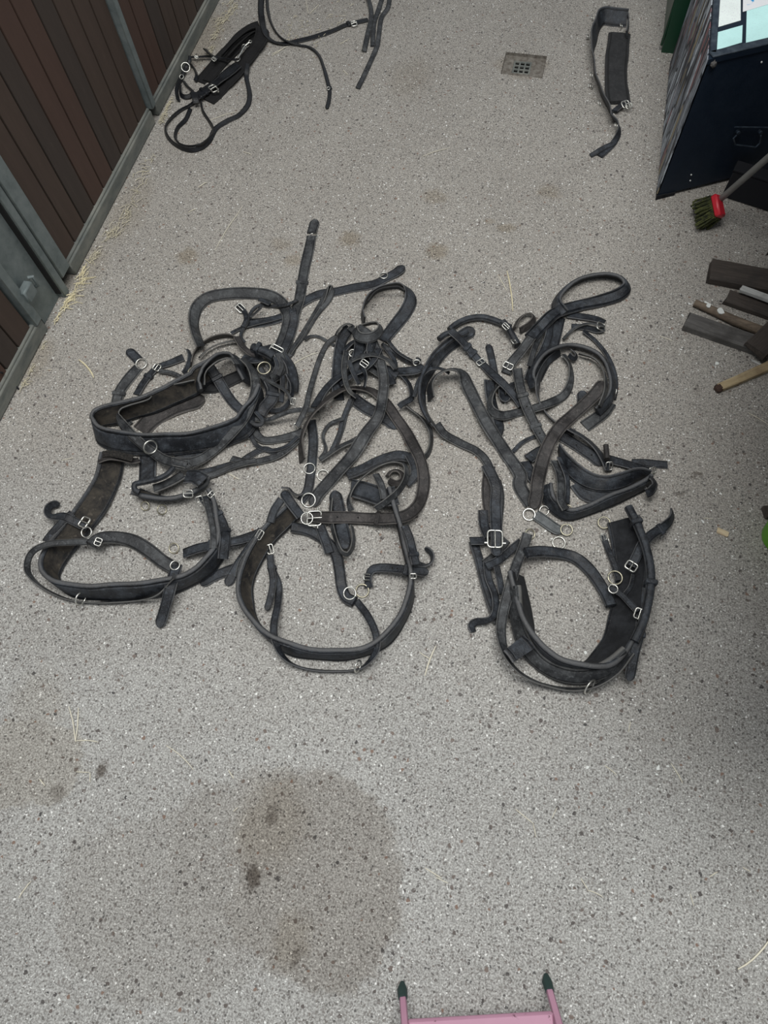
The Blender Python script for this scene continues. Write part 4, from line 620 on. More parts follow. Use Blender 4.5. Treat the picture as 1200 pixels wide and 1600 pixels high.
  ('s','cheek_strap','lk','round',18,[-1728,12145,135,0,-1650,12279,135,0,-1554,12400,135,0,-1441,12507,135,0,-1316,12598,135,0,-1176,12666,135,0,-1028,12713,135,0,-875,12731,135,0,-720,12716,135,0,-569,12683,135,0,-419,12642,135,0,-273,12589,135,0,-127,12536,135,0],{}),
  ('s','brow_knot','lk','round',16,[-1920,11619,349,0,-1859,11725,341,0,-1784,11823,336,0,-1682,11889,337,0,-1629,11920,338,0],{}),
  ('s','brow_knot','lk','round',20,[-369,12484,384,0,-257,12390,358,0,-154,12319,295,0,-65,12238,228,0,25,12144,176,0,116,12017,165,0,146,11972,165,0],{}),
  ('b',[-251,12267,483],14,18,-29,20),
  ('b',[37,11969,291],14,16,42,30),
  ('s','strap_loop','lb','flat',20,[-28,12510,142,60,5,12666,142,60,43,12821,142,60,117,12962,142,60,228,13076,142,60,371,13092,142,60,445,12956,142,60,408,12802,142,60,320,12670,142,60,209,12555,142,60,135,12478,142,60],{}),
  ('s','rein','lk','flat',12,[-2178,9696,389,20,-2171,9814,442,20,-2169,9945,475,20,-2160,10092,480,20,-2126,10232,492,20,-2067,10357,515,20,-1983,10479,520,20,-1860,10583,483,20,-1718,10654,417,20,-1578,10669,349,20,-1444,10644,295,20],{}),
  ('s','rein','lg','flat',24,[-1471,9071,312,10,-1376,8991,258,10,-1275,8922,190,10,-1150,8882,123,10,-1013,8857,64,10,-869,8816,46,10,-724,8766,46,10,-576,8725,46,10,-429,8680,46,10,-293,8610,46,10,-170,8517,46,10,-66,8400,54,10,18,8258,79,10,82,8120,77,10,138,7981,70,10,193,7839,68,10,240,7817,79,10,248,7936,66,10,312,7806,47,10,365,7662,46,10,404,7514,46,10,427,7362,46,10,444,7208,48,10,455,7052,55,10,465,6896,60,10,472,6798,51,10],{}),
  ('s','dark_side','lk','flat',34,[-399,10740,136,30,-367,10606,111,30,-334,10457,107,30,-297,10306,107,30,-249,10158,107,30,-192,10014,107,30,-130,9871,107,30,-61,9732,107,30,11,9594,107,30,64,9449,107,30,59,9294,107,30,45,9192,107,30],{}),
  ('s','dark_side','lk','flat',22,[-66,10615,91,40,-25,10457,91,40,16,10298,91,40,101,10235,91,40,159,10388,91,40,200,10546,91,40,209,10710,91,40,209,10819,91,40],{}),
  ('s','thin_strap','lk','flat',12,[527,8811,44,20,605,8951,44,20,688,9088,44,20,795,9207,44,20,919,9308,44,20,1052,9396,44,20,1197,9465,44,20],{}),
  ('s','bundle_strap','lk','flat',34,[1124,13186,82,20,1115,13030,82,20,1105,12875,82,20,1095,12719,82,20,1084,12563,82,20,1073,12408,82,20,1058,12252,82,20,1035,12098,82,20,1002,11946,82,20,962,11795,82,20,922,11644,82,20,883,11493,82,20,846,11342,82,20,809,11190,82,20,784,11089,82,20],{}),
  ('s','bundle_strap','lk','flat',22,[884,12785,313,30,891,12633,308,30,900,12485,299,30,902,12335,292,30,889,12178,294,30,865,12023,293,30,833,11871,293,30,796,11720,292,30,750,11571,292,30,693,11424,294,30,637,11274,299,30,595,11126,296,30,572,11008,245,30,552,10892,190,30],{}),
  ('s','bundle_strap','lg','flat',16,[695,12385,273,20,662,12185,328,20,627,11975,395,20,596,11767,463,20,572,11570,515,20,557,11410,520,20,547,11262,509,20,536,11116,493,20],{}),
  ('s','bundle_strap','lk','flat',26,[1303,13331,47,10,1467,13336,47,10,1631,13339,47,10,1794,13341,47,10,1958,13340,47,10,2120,13320,47,10,2273,13263,47,10,2324,13244,47,10],{}),
  ('s','bundle_strap','lk','flat',20,[1476,12964,42,10,1645,12982,42,10,1813,12996,42,10,1981,12979,42,10,2146,12944,53,10,2290,12971,100,10,2334,12989,116,10],{}),
  ('b',[2230,13024,147],22,22,-1,20),
  ('s','thin_strap','lg','flat',9,[1308,12431,119,20,1382,12573,119,20,1456,12709,126,20,1546,12805,167,20,1660,12901,183,20,1795,13000,168,20,1948,13055,159,20,2106,13043,170,20,2257,12982,220,20,2308,12968,234,20],{}),
  ('s','thin_strap','lk','flat',13,[1791,12814,124,10,1918,12752,85,10,2046,12681,57,10,2165,12582,56,10,2274,12472,56,10,2376,12354,56,10,2469,12229,56,10,2550,12097,56,10,2620,11958,56,10,2681,11815,56,10,2733,11669,56,10,2775,11519,56,10,2802,11366,56,10,2818,11212,56,10,2819,11056,56,10,2809,10901,56,10,2806,10849,56,10],{}),
  ('b',[2767,10986,112],12,22,-95,30),
  ('s','tug_piece','lk','flat',30,[1995,10963,25,0,2019,10846,25,0,2040,10728,25,0,2049,10609,25,0,2054,10490,25,0,2056,10430,25,0],{'tip': 's'}),
  ('s','tug_strap','lg','flat',34,[2733,10743,25,0,2678,10592,25,0,2618,10444,25,0,2530,10309,25,0,2425,10188,25,0,2320,10067,25,0,2214,9946,25,0,2179,9906,25,0],{'holes': [0.263]}),
  ('s','collar_loop','lk','padded',30,[754,10629,309,60,690,10727,364,62,636,10819,431,64,627,10918,499,65,646,11015,566,65,683,11130,602,65,738,11296,565,65,803,11481,499,65,884,11648,445,65,987,11786,408,65,1113,11919,349,64,1251,12043,281,63,1396,12152,215,62,1546,12228,171,60,1697,12248,165,59,1849,12238,164,58,1997,12206,163,56,2138,12152,162,55,2268,12074,162,55,2380,11973,162,55,2476,11855,163,55,2553,11710,184,55,2607,11541,225,55,2652,11389,236,55,2685,11237,243,55,2707,11090,241,55,2711,10948,229,55,2690,10809,214,55,2646,10678,196,55,2579,10553,183,55,2498,10422,186,55,2423,10306,166,55],{}),
  ('s','collar_loop','lk','flat',24,[1271,11995,119,60,1178,11873,120,62,1083,11745,131,63,996,11599,158,64,931,11447,176,65,883,11263,229,65,848,11066,296,65,828,10868,364,65,825,10688,405,65,841,10569,364,65,872,10468,296,65,920,10369,229,65,988,10276,163,65,1073,10173,126,65,1168,10056,122,65,1273,9946,122,65,1394,9853,122,65,1523,9772,122,65,1655,9695,122,65,1792,9629,122,65,1932,9569,122,65],{}),
  ('s','collar_loop','lg','flat',18,[1748,11994,193,60,1903,11970,193,60,2058,11945,193,60,2200,11880,193,60,2311,11770,193,60,2396,11628,210,60,2456,11444,267,60,2491,11245,335,60,2506,11043,402,60,2504,10840,470,60,2488,10653,516,60,2465,10522,487,60,2439,10407,437,60,2423,10327,407,60],{}),
  ('s','belly_loop','lg','flat',24,[1369,11923,139,40,1470,11804,126,45,1564,11681,114,49,1619,11538,107,50,1649,11390,104,47,1664,11241,101,44,1660,11093,97,40,1640,10947,88,34,1599,10807,78,27,1530,10679,67,21,1429,10557,77,16,1306,10421,132,12,1177,10287,200,8,1048,10171,246,6,924,10119,200,4,796,10086,132,3,664,10056,68,3,529,10005,39,5,392,9916,65,8,255,9805,128,12,112,9710,196,18,-38,9679,256,29,-169,9742,272,43,-249,9862,282,53,-274,9993,309,57,-272,10160,284,59,-243,10341,235,61,-181,10515,182,61,-110,10672,150,60,-89,10724,141,60],{}),
  ('s','loop_strap','lk','flat',14,[1563,12132,116,60,1650,12058,125,60,1702,11944,154,60,1673,11806,194,60,1586,11809,219,60,1511,11891,217,60],{}),
  ('s','holed_strap','lk','flat',32,[1604,9534,25,0,1750,9465,25,0,1897,9394,25,0,2042,9322,25,0,2186,9248,25,0,2331,9174,25,0,2474,9098,25,0,2606,9005,25,0,2692,8868,25,0],{'holes': [0.375,0.708],'tip': 'e'}),
  ('s','holed_strap','lk','flat',24,[1782,9597,275,40,1927,9549,261,40,2077,9522,208,40,2220,9481,152,40,2351,9402,138,40,2470,9302,137,40,2577,9189,138,40,2670,9059,149,40,2753,8928,149,40,2823,8794,138,40,2868,8701,137,40],{}),
  ('s','side_strap','lk','flat',21,[3434,9109,25,0,3598,9146,25,0,3764,9173,25,0,3931,9183,25,0,4099,9199,25,0,4266,9219,25,0],{}),
  ('s','side_strap','lk','flat',26,[2834,9029,141,10,3002,9036,98,10,3163,9024,87,10,3321,8997,97,10,3474,8960,120,10,3636,8938,97,10,3792,8898,87,10,3844,8882,87,10],{}),
  ('b',[2860,8804,210],16,20,-75,50),
  ('s','brass_stub','lb','round',14,[2713,9325,262,0,2722,9258,269,0,2731,9190,278,0,2740,9122,288,0,2750,9054,297,0,2760,8988,303,0,2771,8924,308,0],{}),
  ('s','dark_flap','lk','flat',44,[2199,8286,25,0,2309,8160,25,0,2435,8050,25,0,2599,8033,25,0,2753,8097,25,0,2890,8195,25,0,2980,8261,25,0],{}),
  ('s','short_strap','lk','flat',30,[857,8596,51,10,939,8452,51,10,1023,8310,51,10,1121,8178,51,10,1231,8055,51,10,1348,7938,51,10,1471,7829,51,10,1560,7763,51,10],{}),
  ('s','short_strap','lk','flat',30,[924,8638,133,10,999,8731,117,10,1074,8819,111,10,1153,8899,111,10,1243,8967,111,10,1336,9030,111,10],{}),
  ('s','saddle_band','lk','flat',44,[1606,9069,225,90,1675,8931,225,99,1761,8805,221,107,1858,8688,214,114,1962,8579,205,120,2081,8483,195,126,2211,8401,195,130,2351,8332,204,134,2499,8291,207,136,2654,8283,203,136,2806,8297,209,135,2956,8345,200,135,3100,8426,176,136,3234,8503,175,135,3359,8587,184,131,3477,8675,198,124,3613,8732,213,114,3763,8749,224,100,3813,8757,225,95],{}),
  ('s','saddle_band','lk','collar',44,[3862,8623,230,75,3767,8504,230,75,3656,8399,230,75,3540,8301,230,75,3421,8205,230,75,3301,8111,230,75,3178,8021,230,75,3053,7933,230,75,2929,7845,230,75,2806,7755,230,75,2684,7663,230,75,2561,7573,230,75,2434,7489,230,75,2305,7408,230,75,2170,7336,231,76,2023,7304,230,74,1878,7348,228,68,1747,7427,226,65,1632,7526,226,65,1535,7634,251,65,1469,7749,297,60,1419,7891,299,55],{'ln': 'lining_black'}),
  ('s','short_strap','lg','flat',22,[1542,8710,145,20,1620,8549,182,20,1687,8370,248,20,1731,8181,315,20,1761,7989,383,20,1776,7796,450,20,1777,7605,515,20,1809,7426,568,20,1901,7295,578,20,1934,7256,572,20],{}),
  ('s','short_strap','lk','flat',16,[1647,8806,187,30,1721,8658,202,30,1794,8499,238,30,1860,8339,271,30,1915,8202,248,30,1948,8081,182,30,1973,7953,123,30,1986,7804,103,30,1995,7645,102,30],{}),
  ('r','brass',[2059,7580,23],7,2.5,0,0),
  ('b',[3862,8433,144],12,22,56,40),
  ('b',[3907,8943,132],16,14,-56,40),
  ('s','rear_strap','lk','flat',24,[3730,8485,580,40,3825,8433,547,40,3878,8359,503,40,3861,8275,458,40,3819,8200,414,40,3736,8152,381,40],{}),
  ('s','side_pad','lk','padded',24,[-8,6204,102,20,61,6066,102,20,131,5927,102,20,198,5787,102,20,262,5646,102,20,325,5504,102,20,389,5363,102,20,454,5222,102,20,519,5082,102,20,585,4941,102,20,654,4802,102,20,728,4666,102,20,808,4533,102,20,888,4401,102,20],{}),
  ('s','side_strap','lk','flat',22,[-82,6130,312,10,37,6166,281,10,156,6211,239,10,272,6268,199,10,330,6295,185,10],{}),
  ('s','side_strap','lg','flat',22,[751,6436,61,20,684,6284,61,20,618,6133,61,20,545,5984,63,20,450,5837,95,20,341,5694,146,20],{}),
  ('s','side_strap','lk','flat',18,[375,5713,254,20,416,5570,231,20,458,5421,230,20,520,5277,231,20,603,5147,225,20,679,5012,220,20,730,4862,232,19,763,4702,259,18,755,4531,302,27,677,4395,289,49,545,4337,218,43,398,4309,144,28,303,4222,86,22,373,4082,74,40],{}),
  ('s','side_strap','lk','flat',20,[1077,6414,158,20,975,6287,158,20,874,6159,159,20,777,6017,185,20,676,5864,248,20,559,5724,315,20,431,5606,369,20,389,5569,378,20],{}),
  ('s','side_strap','lk','flat',16,[612,5609,401,20,676,5471,346,20,738,5334,285,20,790,5177,270,20,838,5008,287,20],{}),
  ('s','breast_collar','lk','collar',80,[1068,5518,376,60,1124,5380,375,60,1180,5243,374,59,1237,5105,374,59,1292,4966,378,60,1346,4824,385,63,1398,4683,394,68,1454,4543,401,72,1517,4407,405,76,1581,4273,407,79,1652,4142,408,82,1740,4023,408,85,1852,3925,407,86,1978,3846,407,88,2113,3785,406,88,2256,3743,407,87,2402,3722,408,86,2551,3721,408,83,2698,3744,407,79,2840,3789,402,73,2976,3855,394,68,3100,3943,383,62,3203,4055,372,58,3288,4182,362,55,3361,4316,352,52,3423,4455,342,50,3473,4599,332,47,3511,4747,324,45,3540,4897,316,43,3565,5047,309,42,3585,5197,304,41,3598,5348,299,40,3608,5498,295,39,3614,5649,292,38,3617,5800,289,38,3615,5951,286,37,3608,6102,284,37,3594,6252,281,36,3574,6401,279,36,3548,6550,276,35,3516,6698,273,34,3481,6844,271,34,3443,6990,270,34,3399,7133,269,34,3353,7276,270,34,3308,7419,270,34],{'flip': 1,'ln': 'lining_black'}),
  ('s','outer_layer','lg','collar',44,[1070,5132,655,110,1097,4996,627,111,1125,4871,561,112,1159,4746,494,114,1205,4623,426,116,1257,4499,361,118,1313,4372,311,120,1376,4241,285,123,1450,4109,283,125,1538,3984,295,127,1641,3875,279,128,1761,3788,225,129,1888,3706,206,130,2025,3639,205,130,2169,3592,209,130,2313,3554,248,130,2457,3533,295,130,2605,3541,309,130,2747,3561,343,130,2887,3602,365,130,3016,3659,401,129,3133,3727,450,128,3246,3815,468,126,3344,3918,489,122,3418,4028,537,118,3485,4140,591,113,3537,4218,603,110],{'flip': 1,'ln': 'lining_black'}),
  ('s','outer_roll','lk','round',20,[3300,7543,689,0,3370,7395,725,0,3443,7258,743,0,3513,7121,754,0,3577,6982,765,0,3642,6846,767,0,3702,6708,770,0,3756,6568,770,0,3803,6426,770,0,3842,6281,770,0,3874,6135,769,0,3897,5989,764,0,3910,5842,760,0,3909,5689,769,0,3902,5538,773,0,3894,5390,764,0,3881,5241,755,0,3862,5092,745,0,3837,4943,737,0,3807,4796,721,0,3766,4652,700,0,3722,4510,677,0,3707,4462,670,0],{'keep': [0.578,0.141]}),
  ('s','collar_sleeve','lk','flat',66,[1242,3876,652,20,1296,3837,664,20,1348,3796,676,20,1396,3751,683,20,1442,3704,682,20,1488,3659,676,20],{}),
  ('s','bottom_strap','lg','flat',24,[1179,6567,345,0,1165,6399,352,0,1145,6244,336,0,1112,6077,355,0,1074,5904,396,0,1041,5731,444,0,1016,5560,498,0,996,5403,524,0,981,5255,527,0,967,5107,530,0,953,4959,530,0,941,4818,512,-1,932,4688,455,-1,929,4557,392,-1,932,4422,329,3,940,4271,307,10,961,4106,348,18,998,3945,409,27,1045,3788,476,36,1107,3646,519,45,1192,3521,540,53,1300,3421,533,59,1428,3351,471,63,1567,3299,404,66,1716,3266,336,68,1871,3249,269,69,2029,3246,201,70,2188,3251,143,70,2343,3256,125,70,2494,3266,125,70,2644,3288,125,70,2791,3320,132,70,2926,3358,178,71,3049,3409,245,70,3159,3478,312,68,3256,3563,380,65,3344,3658,440,62,3429,3766,473,60,3499,3881,512,59,3562,4002,546,59,3628,4130,556,60,3678,4218,549,60],{}),
  ('r','steel',[2951,3361,429],17,3.4,70,60),
  ('s','wither_strap','lk','padded',28,[1205,6026,497,0,1348,6101,440,0,1498,6175,367,0,1654,6231,297,0,1812,6277,231,0,1973,6312,164,0,2133,6333,115,0,2288,6321,105,0,2433,6273,105,0,2565,6194,105,0,2687,6100,105,0,2799,5995,105,0,2900,5879,105,0,2996,5759,105,0,3086,5630,123,0,3160,5482,181,0,3222,5328,241,0,3244,5278,255,0],{}),
  ('s','thin_strap','lk','flat',15,[2939,7023,25,0,3005,6875,26,0,3068,6719,47,0,3131,6554,99,0,3203,6403,124,0,3266,6247,150,0,3318,6085,184,0,3370,5923,217,0],{}),
  ('b',[2947,6980,70],12,16,-65,30),
  ('s','billet','lk','flat',22,[4381,7975,190,60,4423,7821,193,55,4377,7648,237,44,4275,7482,304,30,4160,7326,371,17,4024,7191,439,5,3901,7047,505,-1,3799,6903,546,-1,3720,6768,550,0,3666,6625,550,0,3624,6478,546,0,3585,6349,505,0,3546,6219,466,0],{'keep': [0.417],'tip': 's'}),
  ('b',[3526,6184,550],24,20,-114,0),
  ('s','thin_strap','lk','flat',10,[3610,6042,450,20,3602,5939,435,20,3594,5837,419,20,3573,5737,402,20,3529,5647,381,20,3479,5562,356,20],{}),
  ('s','thin_strap','lk','flat',14,[3121,5690,313,0,3269,5620,352,0,3408,5535,396,0,3522,5409,457,0,3630,5278,524,0,3741,5155,566,0],{}),
  ('b',[3747,5064,725],20,22,-99,20),
  ('s','billet','lk','flat',22,[3837,5088,550,0,3836,4931,550,0,3832,4775,550,0,3816,4619,550,0,3790,4466,546,0,3766,4317,529,0,3744,4157,546,0,3734,4003,537,0,3734,3861,482,0,3737,3720,419,0,3736,3671,405,0],{'keep': [0.286],'holes': [0.607],'tip': 'e'}),
  ('r','brass',[3266,5951,258],15.5,3.4,5,0),
  ('r','steel',[3220,5630,387],10,3.0,0,90),
  ('s','girth_strap','lk','flat',24,[74,7072,65,0,110,6908,66,0,148,6733,95,0,212,6552,158,0,300,6387,217,0,329,6335,228,0],{}),
  ('s','buckle_strap','lk','flat',28,[-52,8249,174,0,34,8119,175,0,122,7994,170,0,204,7861,173,0,267,7720,173,0,303,7580,150,0,322,7432,138,0,339,7277,138,0,366,7124,142,0,395,6970,153,0,423,6803,192,0,450,6624,258,0,478,6451,309,0,507,6306,293,0,534,6153,293,0,557,5977,344,0,573,5863,371,0],{'tip': 'e'}),
  ('b',[468,6284,349],34,42,-80,0),
  ('s','crupper_loop','lk','collar',36,[1192,13117,276,40,1097,13213,298,45,1005,13348,278,50,960,13542,216,55,979,13716,187,59,1028,13858,187,62,1094,13992,189,64,1172,14120,189,66,1261,14241,190,66,1360,14355,189,65,1469,14458,189,65,1589,14547,189,65,1720,14622,190,66,1856,14685,190,68,1997,14735,191,68,2144,14769,190,68,2294,14779,190,66,2444,14767,188,63,2587,14725,185,59,2705,14637,179,53,2770,14513,168,46,2737,14383,153,37,2654,14275,136,29,2550,14181,123,23,2431,14100,112,19,2305,14028,103,16,2175,13958,95,13,2044,13891,88,11,1910,13828,82,9,1774,13767,77,7,1638,13700,77,6,1502,13604,104,5,1368,13511,125,5,1234,13402,164,5,1103,13263,229,5,984,13109,297,5,883,12938,364,5,801,12772,412,5,731,12636,418,5,663,12534,383,5,593,12408,377,5,526,12234,427,5,460,12062,475,5,438,12009,486,5],{'ln': 'lining_black'}),
  ('s','dock_strap','lg','flat',27,[462,12036,507,0,406,11902,492,0,351,11795,442,0,295,11702,375,0,232,11610,308,0,165,11518,240,0,101,11424,172,0,48,11322,107,0,9,11194,69,0,-16,11093,65,0],{}),
  ('b',[6,11277,152],26,16,-109,10),
  ('s','buckled_strap','lk','flat',22,[-1648,11814,532,0,-1524,11740,500,0,-1401,11687,441,0,-1286,11647,360,0,-1177,11598,286,0,-1074,11541,218,0,-971,11482,153,0,-866,11420,92,0,-754,11334,66,0,-636,11231,69,0,-516,11110,100,0,-395,10979,148,0,-271,10839,214,0,-147,10701,280,0,-27,10596,295,0,88,10532,242,0,200,10437,229,0,311,10343,210,0,418,10272,149,0,519,10169,128,0,552,10128,133,0],{'keep': [0.293,0.207]}),
  ('b',[-721,11283,114],22,14,-41,0),
  ('s','holed_strap','lg','flat',26,[247,11198,200,0,291,11053,194,0,333,10862,251,0,378,10674,308,0,429,10500,347,0,486,10377,318,0,548,10258,282,0,615,10129,266,0,688,9991,266,0,764,9861,258,0,845,9765,198,0,928,9666,142,0,1011,9529,148,0,1094,9370,195,0,1186,9241,199,0,1276,9097,230,0],{'keep': [0.378,0.733],'holes': [0.511,0.844]}),
  ('s','long_strap','lg','flat',34,[-1767,9857,163,60,-1807,9991,182,60,-1841,10098,240,60,-1848,10203,308,60,-1814,10305,375,58,-1749,10397,443,56,-1653,10470,508,53,-1535,10550,524,49,-1401,10640,467,42,-1259,10685,399,33,-1131,10667,332,24,-1044,10596,264,16,-974,10511,197,10,-901,10426,129,5,-822,10342,65,3,-740,10233,34,1,-655,10085,65,1,-568,9916,130,0,-480,9750,192,0,-394,9617,205,0,-307,9489,211,0,-219,9359,222,0,-128,9236,225,0,-36,9141,184,0,60,9062,117,0,158,8981,54,0,256,8876,33,0,353,8737,70,0,453,8624,64,0,556,8516,56,0,656,8374,105,0,750,8253,109,0,817,8118,107,0,813,7994,53,0,861,7865,26,0,949,7740,25,0,1045,7621,25,0,1142,7502,25,0,1174,7461,25,0],{}),
  ('r','steel',[1166,7189,67],14,4.2,15,0),
  ('r','steel',[1505,7371,63],11,3.0,20,30),
  ('s','long_strap','lb','flat',34,[2457,11014,455,10,2387,10861,480,7,2324,10730,474,3,2259,10616,448,1,2193,10530,385,0,2122,10449,317,-1,2049,10368,250,-1,1973,10287,182,0,1897,10205,116,0,1814,10092,93,0,1718,9933,147,0,1624,9765,213,0,1548,9623,228,0,1489,9511,186,0,1432,9354,211,0,1381,9182,256,0,1341,9030,265,0,1313,8905,225,0,1290,8769,201,0,1272,8622,192,0,1260,8492,154,0,1247,8320,191,0,1235,8132,258,0,1227,7949,317,0,1233,7801,311,0,1250,7681,251,0,1249,7562,184,0,1245,7442,117,0,1242,7356,84,0],{'tip': 'b'}),
  ('s','grey_tab','lt','flat',28,[1307,7220,65,0,1452,7146,65,0,1597,7071,65,0,1740,6994,65,0,1891,6933,65,0,1997,6911,65,0],{'tip': 'e'}),
  ('r','brass',[2078,6964,107],13.5,3.0,10,0),
  ('r','steel',[1954,6624,38],14.5,3.0,5,0),
  ('r','brass',[2911,7324,113],13.5,3.0,15,0),
  ('r','brass',[1262,6687,76],12,3.0,25,60),
 ],
 'BR': [
  ('s','felt_pad','felt','flat',46,[-12067,20880,25,0,-12018,21026,25,0,-11968,21172,25,0,-11923,21319,25,0,-11888,21469,25,0,-11863,21620,25,0,-11842,21773,25,0,-11820,21925,25,0,-11794,22077,25,0,-11761,22227,25,0,-11724,22376,25,0,-11685,22525,25,0,-11644,22673,25,0,-11602,22821,25,0,-11559,22969,25,0,-11516,23117,25,0,-11471,23264,25,0,-11422,23410,25,0,-11368,23554,25,0,-11310,23696,25,0,-11247,23837,25,0,-11175,23972,25,0,-11073,24086,25,0,-10945,24171,25,0],{}),
  ('s','felt_pad','felt','flat',34,[-11797,20920,65,0,-11765,21071,65,0,-11733,21221,65,0,-11701,21371,65,0,-11667,21521,65,0,-11630,21671,65,0,-11589,21819,65,0,-11544,21966,65,0,-11497,22112,65,0,-11448,22258,65,0,-11398,22403,65,0,-11347,22548,65,0,-11297,22697,62,0,-11244,22843,60,0,-11180,22978,65,0,-11112,23116,65,0,-11039,23254,62,0,-10961,23389,60,0,-10889,23552,35,0,-10792,23680,25,0],{}),
  ('s','felt_pad','felt','flat',24,[-11300,21030,46,10,-11264,21182,46,10,-11229,21335,46,10,-11193,21487,46,10,-11157,21639,46,10,-11120,21791,46,10,-11081,21943,46,10,-11040,22093,46,10,-10998,22244,46,10,-10957,22395,46,10,-10920,22547,46,10,-10889,22699,46,10,-10847,22823,66,10,-10785,22904,115,10,-10755,23060,113,10,-10735,23242,93,10,-10699,23316,111,10],{}),
  ('s','felt_pad','felt','flat',18,[-11599,22064,223,55,-11564,22218,220,55,-11531,22372,217,55,-11510,22553,195,55,-11480,22722,181,55,-11431,22864,184,55,-11381,23011,183,55,-11328,23158,181,55,-11262,23291,187,55,-11188,23428,185,55,-11097,23553,184,55,-10990,23667,179,55,-10857,23731,167,55,-10729,23690,151,55,-10682,23671,150,55],{}),
  ('s','felt_pad','felt','flat',18,[-11373,21975,229,55,-11343,22143,219,55,-11307,22299,217,55,-11273,22461,211,55,-11226,22604,216,55,-11181,22756,215,55,-11124,22888,228,55,-11070,23033,230,55,-11011,23183,226,55,-10942,23335,217,55,-10857,23489,196,55,-10729,23511,181,55,-10651,23459,173,55],{}),
  ('s','felt_pad','felt','flat',46,[-10668,23694,246,30,-10587,23550,256,18,-10565,23468,216,10,-10565,23361,182,6,-10555,23212,174,4,-10543,23041,182,2,-10537,22867,193,0,-10569,22755,165,-1,-10626,22676,117,-1,-10661,22539,109,0,-10688,22386,111,0,-10712,22231,115,0,-10735,22074,120,0,-10761,21925,119,0,-10787,21769,123,0,-10823,21631,115,0,-10856,21479,118,0,-10894,21331,118,0,-10933,21181,120,0,-10977,21037,118,0,-11021,20891,119,0,-11094,20799,78,0,-11163,20695,47,0,-11212,20553,45,0,-11260,20407,45,0,-11309,20262,45,0,-11360,20118,45,0,-11420,19977,45,0],{}),
  ('s','rein','lj','flat',16,[-10608,21841,175,20,-10583,21718,159,20,-10561,21595,142,19,-10552,21505,101,19,-10540,21419,58,20,-10492,21284,53,21,-10427,21141,56,24,-10356,21001,59,27,-10287,20861,62,30,-10223,20722,63,31,-10161,20583,63,30,-10112,20440,62,30,-10073,20293,63,31,-10044,20143,63,31,-10036,19993,62,30,-10057,19847,59,27,-10096,19706,53,22,-10150,19570,48,17,-10222,19440,44,14,-10325,19328,44,14,-10433,19221,45,15,-10529,19104,44,14,-10622,18984,43,13,-10703,18853,46,14,-10747,18697,58,26,-10752,18529,71,41,-10745,18369,78,49,-10740,18213,82,56,-10766,18061,85,63,-10818,17917,87,69,-10898,17789,87,74,-11013,17690,87,76,-11150,17626,87,75,-11300,17608,87,75,-11449,17632,87,75,-11594,17676,87,75,-11733,17735,87,75,-11865,17810,87,74,-11988,17899,87,73,-12101,18000,87,72,-12204,18113,87,69,-12292,18237,86,65,-12364,18373,84,60,-12413,18521,81,54,-12427,18679,76,45,-12411,18838,68,36,-12380,18996,60,27,-12334,19148,51,20,-12275,19295,43,13,-12204,19434,38,9,-12111,19555,37,9,-12011,19669,38,10,-11931,19798,39,10,-11874,19938,39,10,-11820,20081,39,10],{}),
  ('s','rein','lj','flat',13,[-11898,19509,56,30,-11887,19353,59,36,-11873,19196,63,41,-11868,19039,66,47,-11888,18885,69,54,-11939,18739,72,62,-11985,18593,73,68,-11991,18441,73,71,-11973,18290,73,71,-11930,18144,73,70,-11853,18013,73,70,-11745,17905,73,70,-11617,17823,73,70,-11472,17776,73,70,-11308,17746,90,70,-11118,17713,148,70,-10942,17716,210,70,-10831,17817,210,70,-10793,18017,148,70,-10778,18220,96,70,-10737,18342,120,70,-10711,18440,164,70,-10746,18572,175,70,-10860,18765,123,70,-10989,18935,79,70,-11095,19057,73,70,-11196,19172,73,70,-11299,19284,73,70,-11398,19400,73,70,-11482,19526,73,70,-11549,19663,73,70,-11611,19803,73,70,-11633,19848,73,70],{}),
  ('s','girth_leather','lj','flat',36,[-11809,19862,194,0,-11746,20008,190,0,-11682,20153,186,0,-11606,20290,186,0,-11524,20423,186,0,-11457,20568,179,0,-11394,20707,177,0,-11320,20820,193,0,-11235,20914,225,0,-11160,21036,238,0,-11094,21175,239,0,-11028,21316,239,0,-10964,21459,237,0,-10898,21600,237,0,-10876,21646,238,0],{'keep': [0.225,0.1]}),
  ('b',[-11330,20370,231],34,22,49,0),
  ('s','chain_strap','lj','flat',9,[-10885,21679,398,0,-11051,21685,385,0,-11248,21755,330,0,-11455,21849,265,0,-11642,21912,227,0,-11814,21981,204,0,-11991,22016,181,0,-12168,22025,155,0,-12332,22003,145,0,-12486,21961,145,0,-12643,21932,145,0,-12748,21917,145,0],{}),
  ('r','steel',[-11099,22155,87],9,3.0,10,0),
  ('r','steel',[-11060,22832,102],9,3.0,10,0),
  ('r','steel',[-10935,23118,101],6,2.5,10,0),
  ('s','bit_mouthpiece','steel','round',7,[-10958,21882,295,0,-10941,22048,294,0,-10928,22216,292,0,-10939,22407,274,0,-10945,22617,243,0,-10861,22719,279,0,-10797,22776,308,0],{}),
  ('s','cheek_strap','lj','flat',14,[-12313,22311,214,30,-12143,22119,268,30,-11980,21953,309,30,-11825,21832,328,30,-11705,21772,303,30,-11636,21754,272,30],{}),
  ('s','cheek_strap','lj','flat',14,[-12699,21716,76,60,-12578,21603,76,60,-12464,21484,76,60,-12364,21345,79,60,-12254,21168,106,60,-12184,21011,111,60,-12189,20882,86,60,-12189,20836,79,60],{}),
  ('s','cheek_strap','lj','flat',15,[-12708,20999,100,60,-12708,20840,100,60,-12707,20681,100,60,-12696,20523,100,60,-12677,20365,100,60,-12635,20212,100,60,-12569,20068,100,60,-12495,19927,100,60,-12422,19786,100,60],{}),
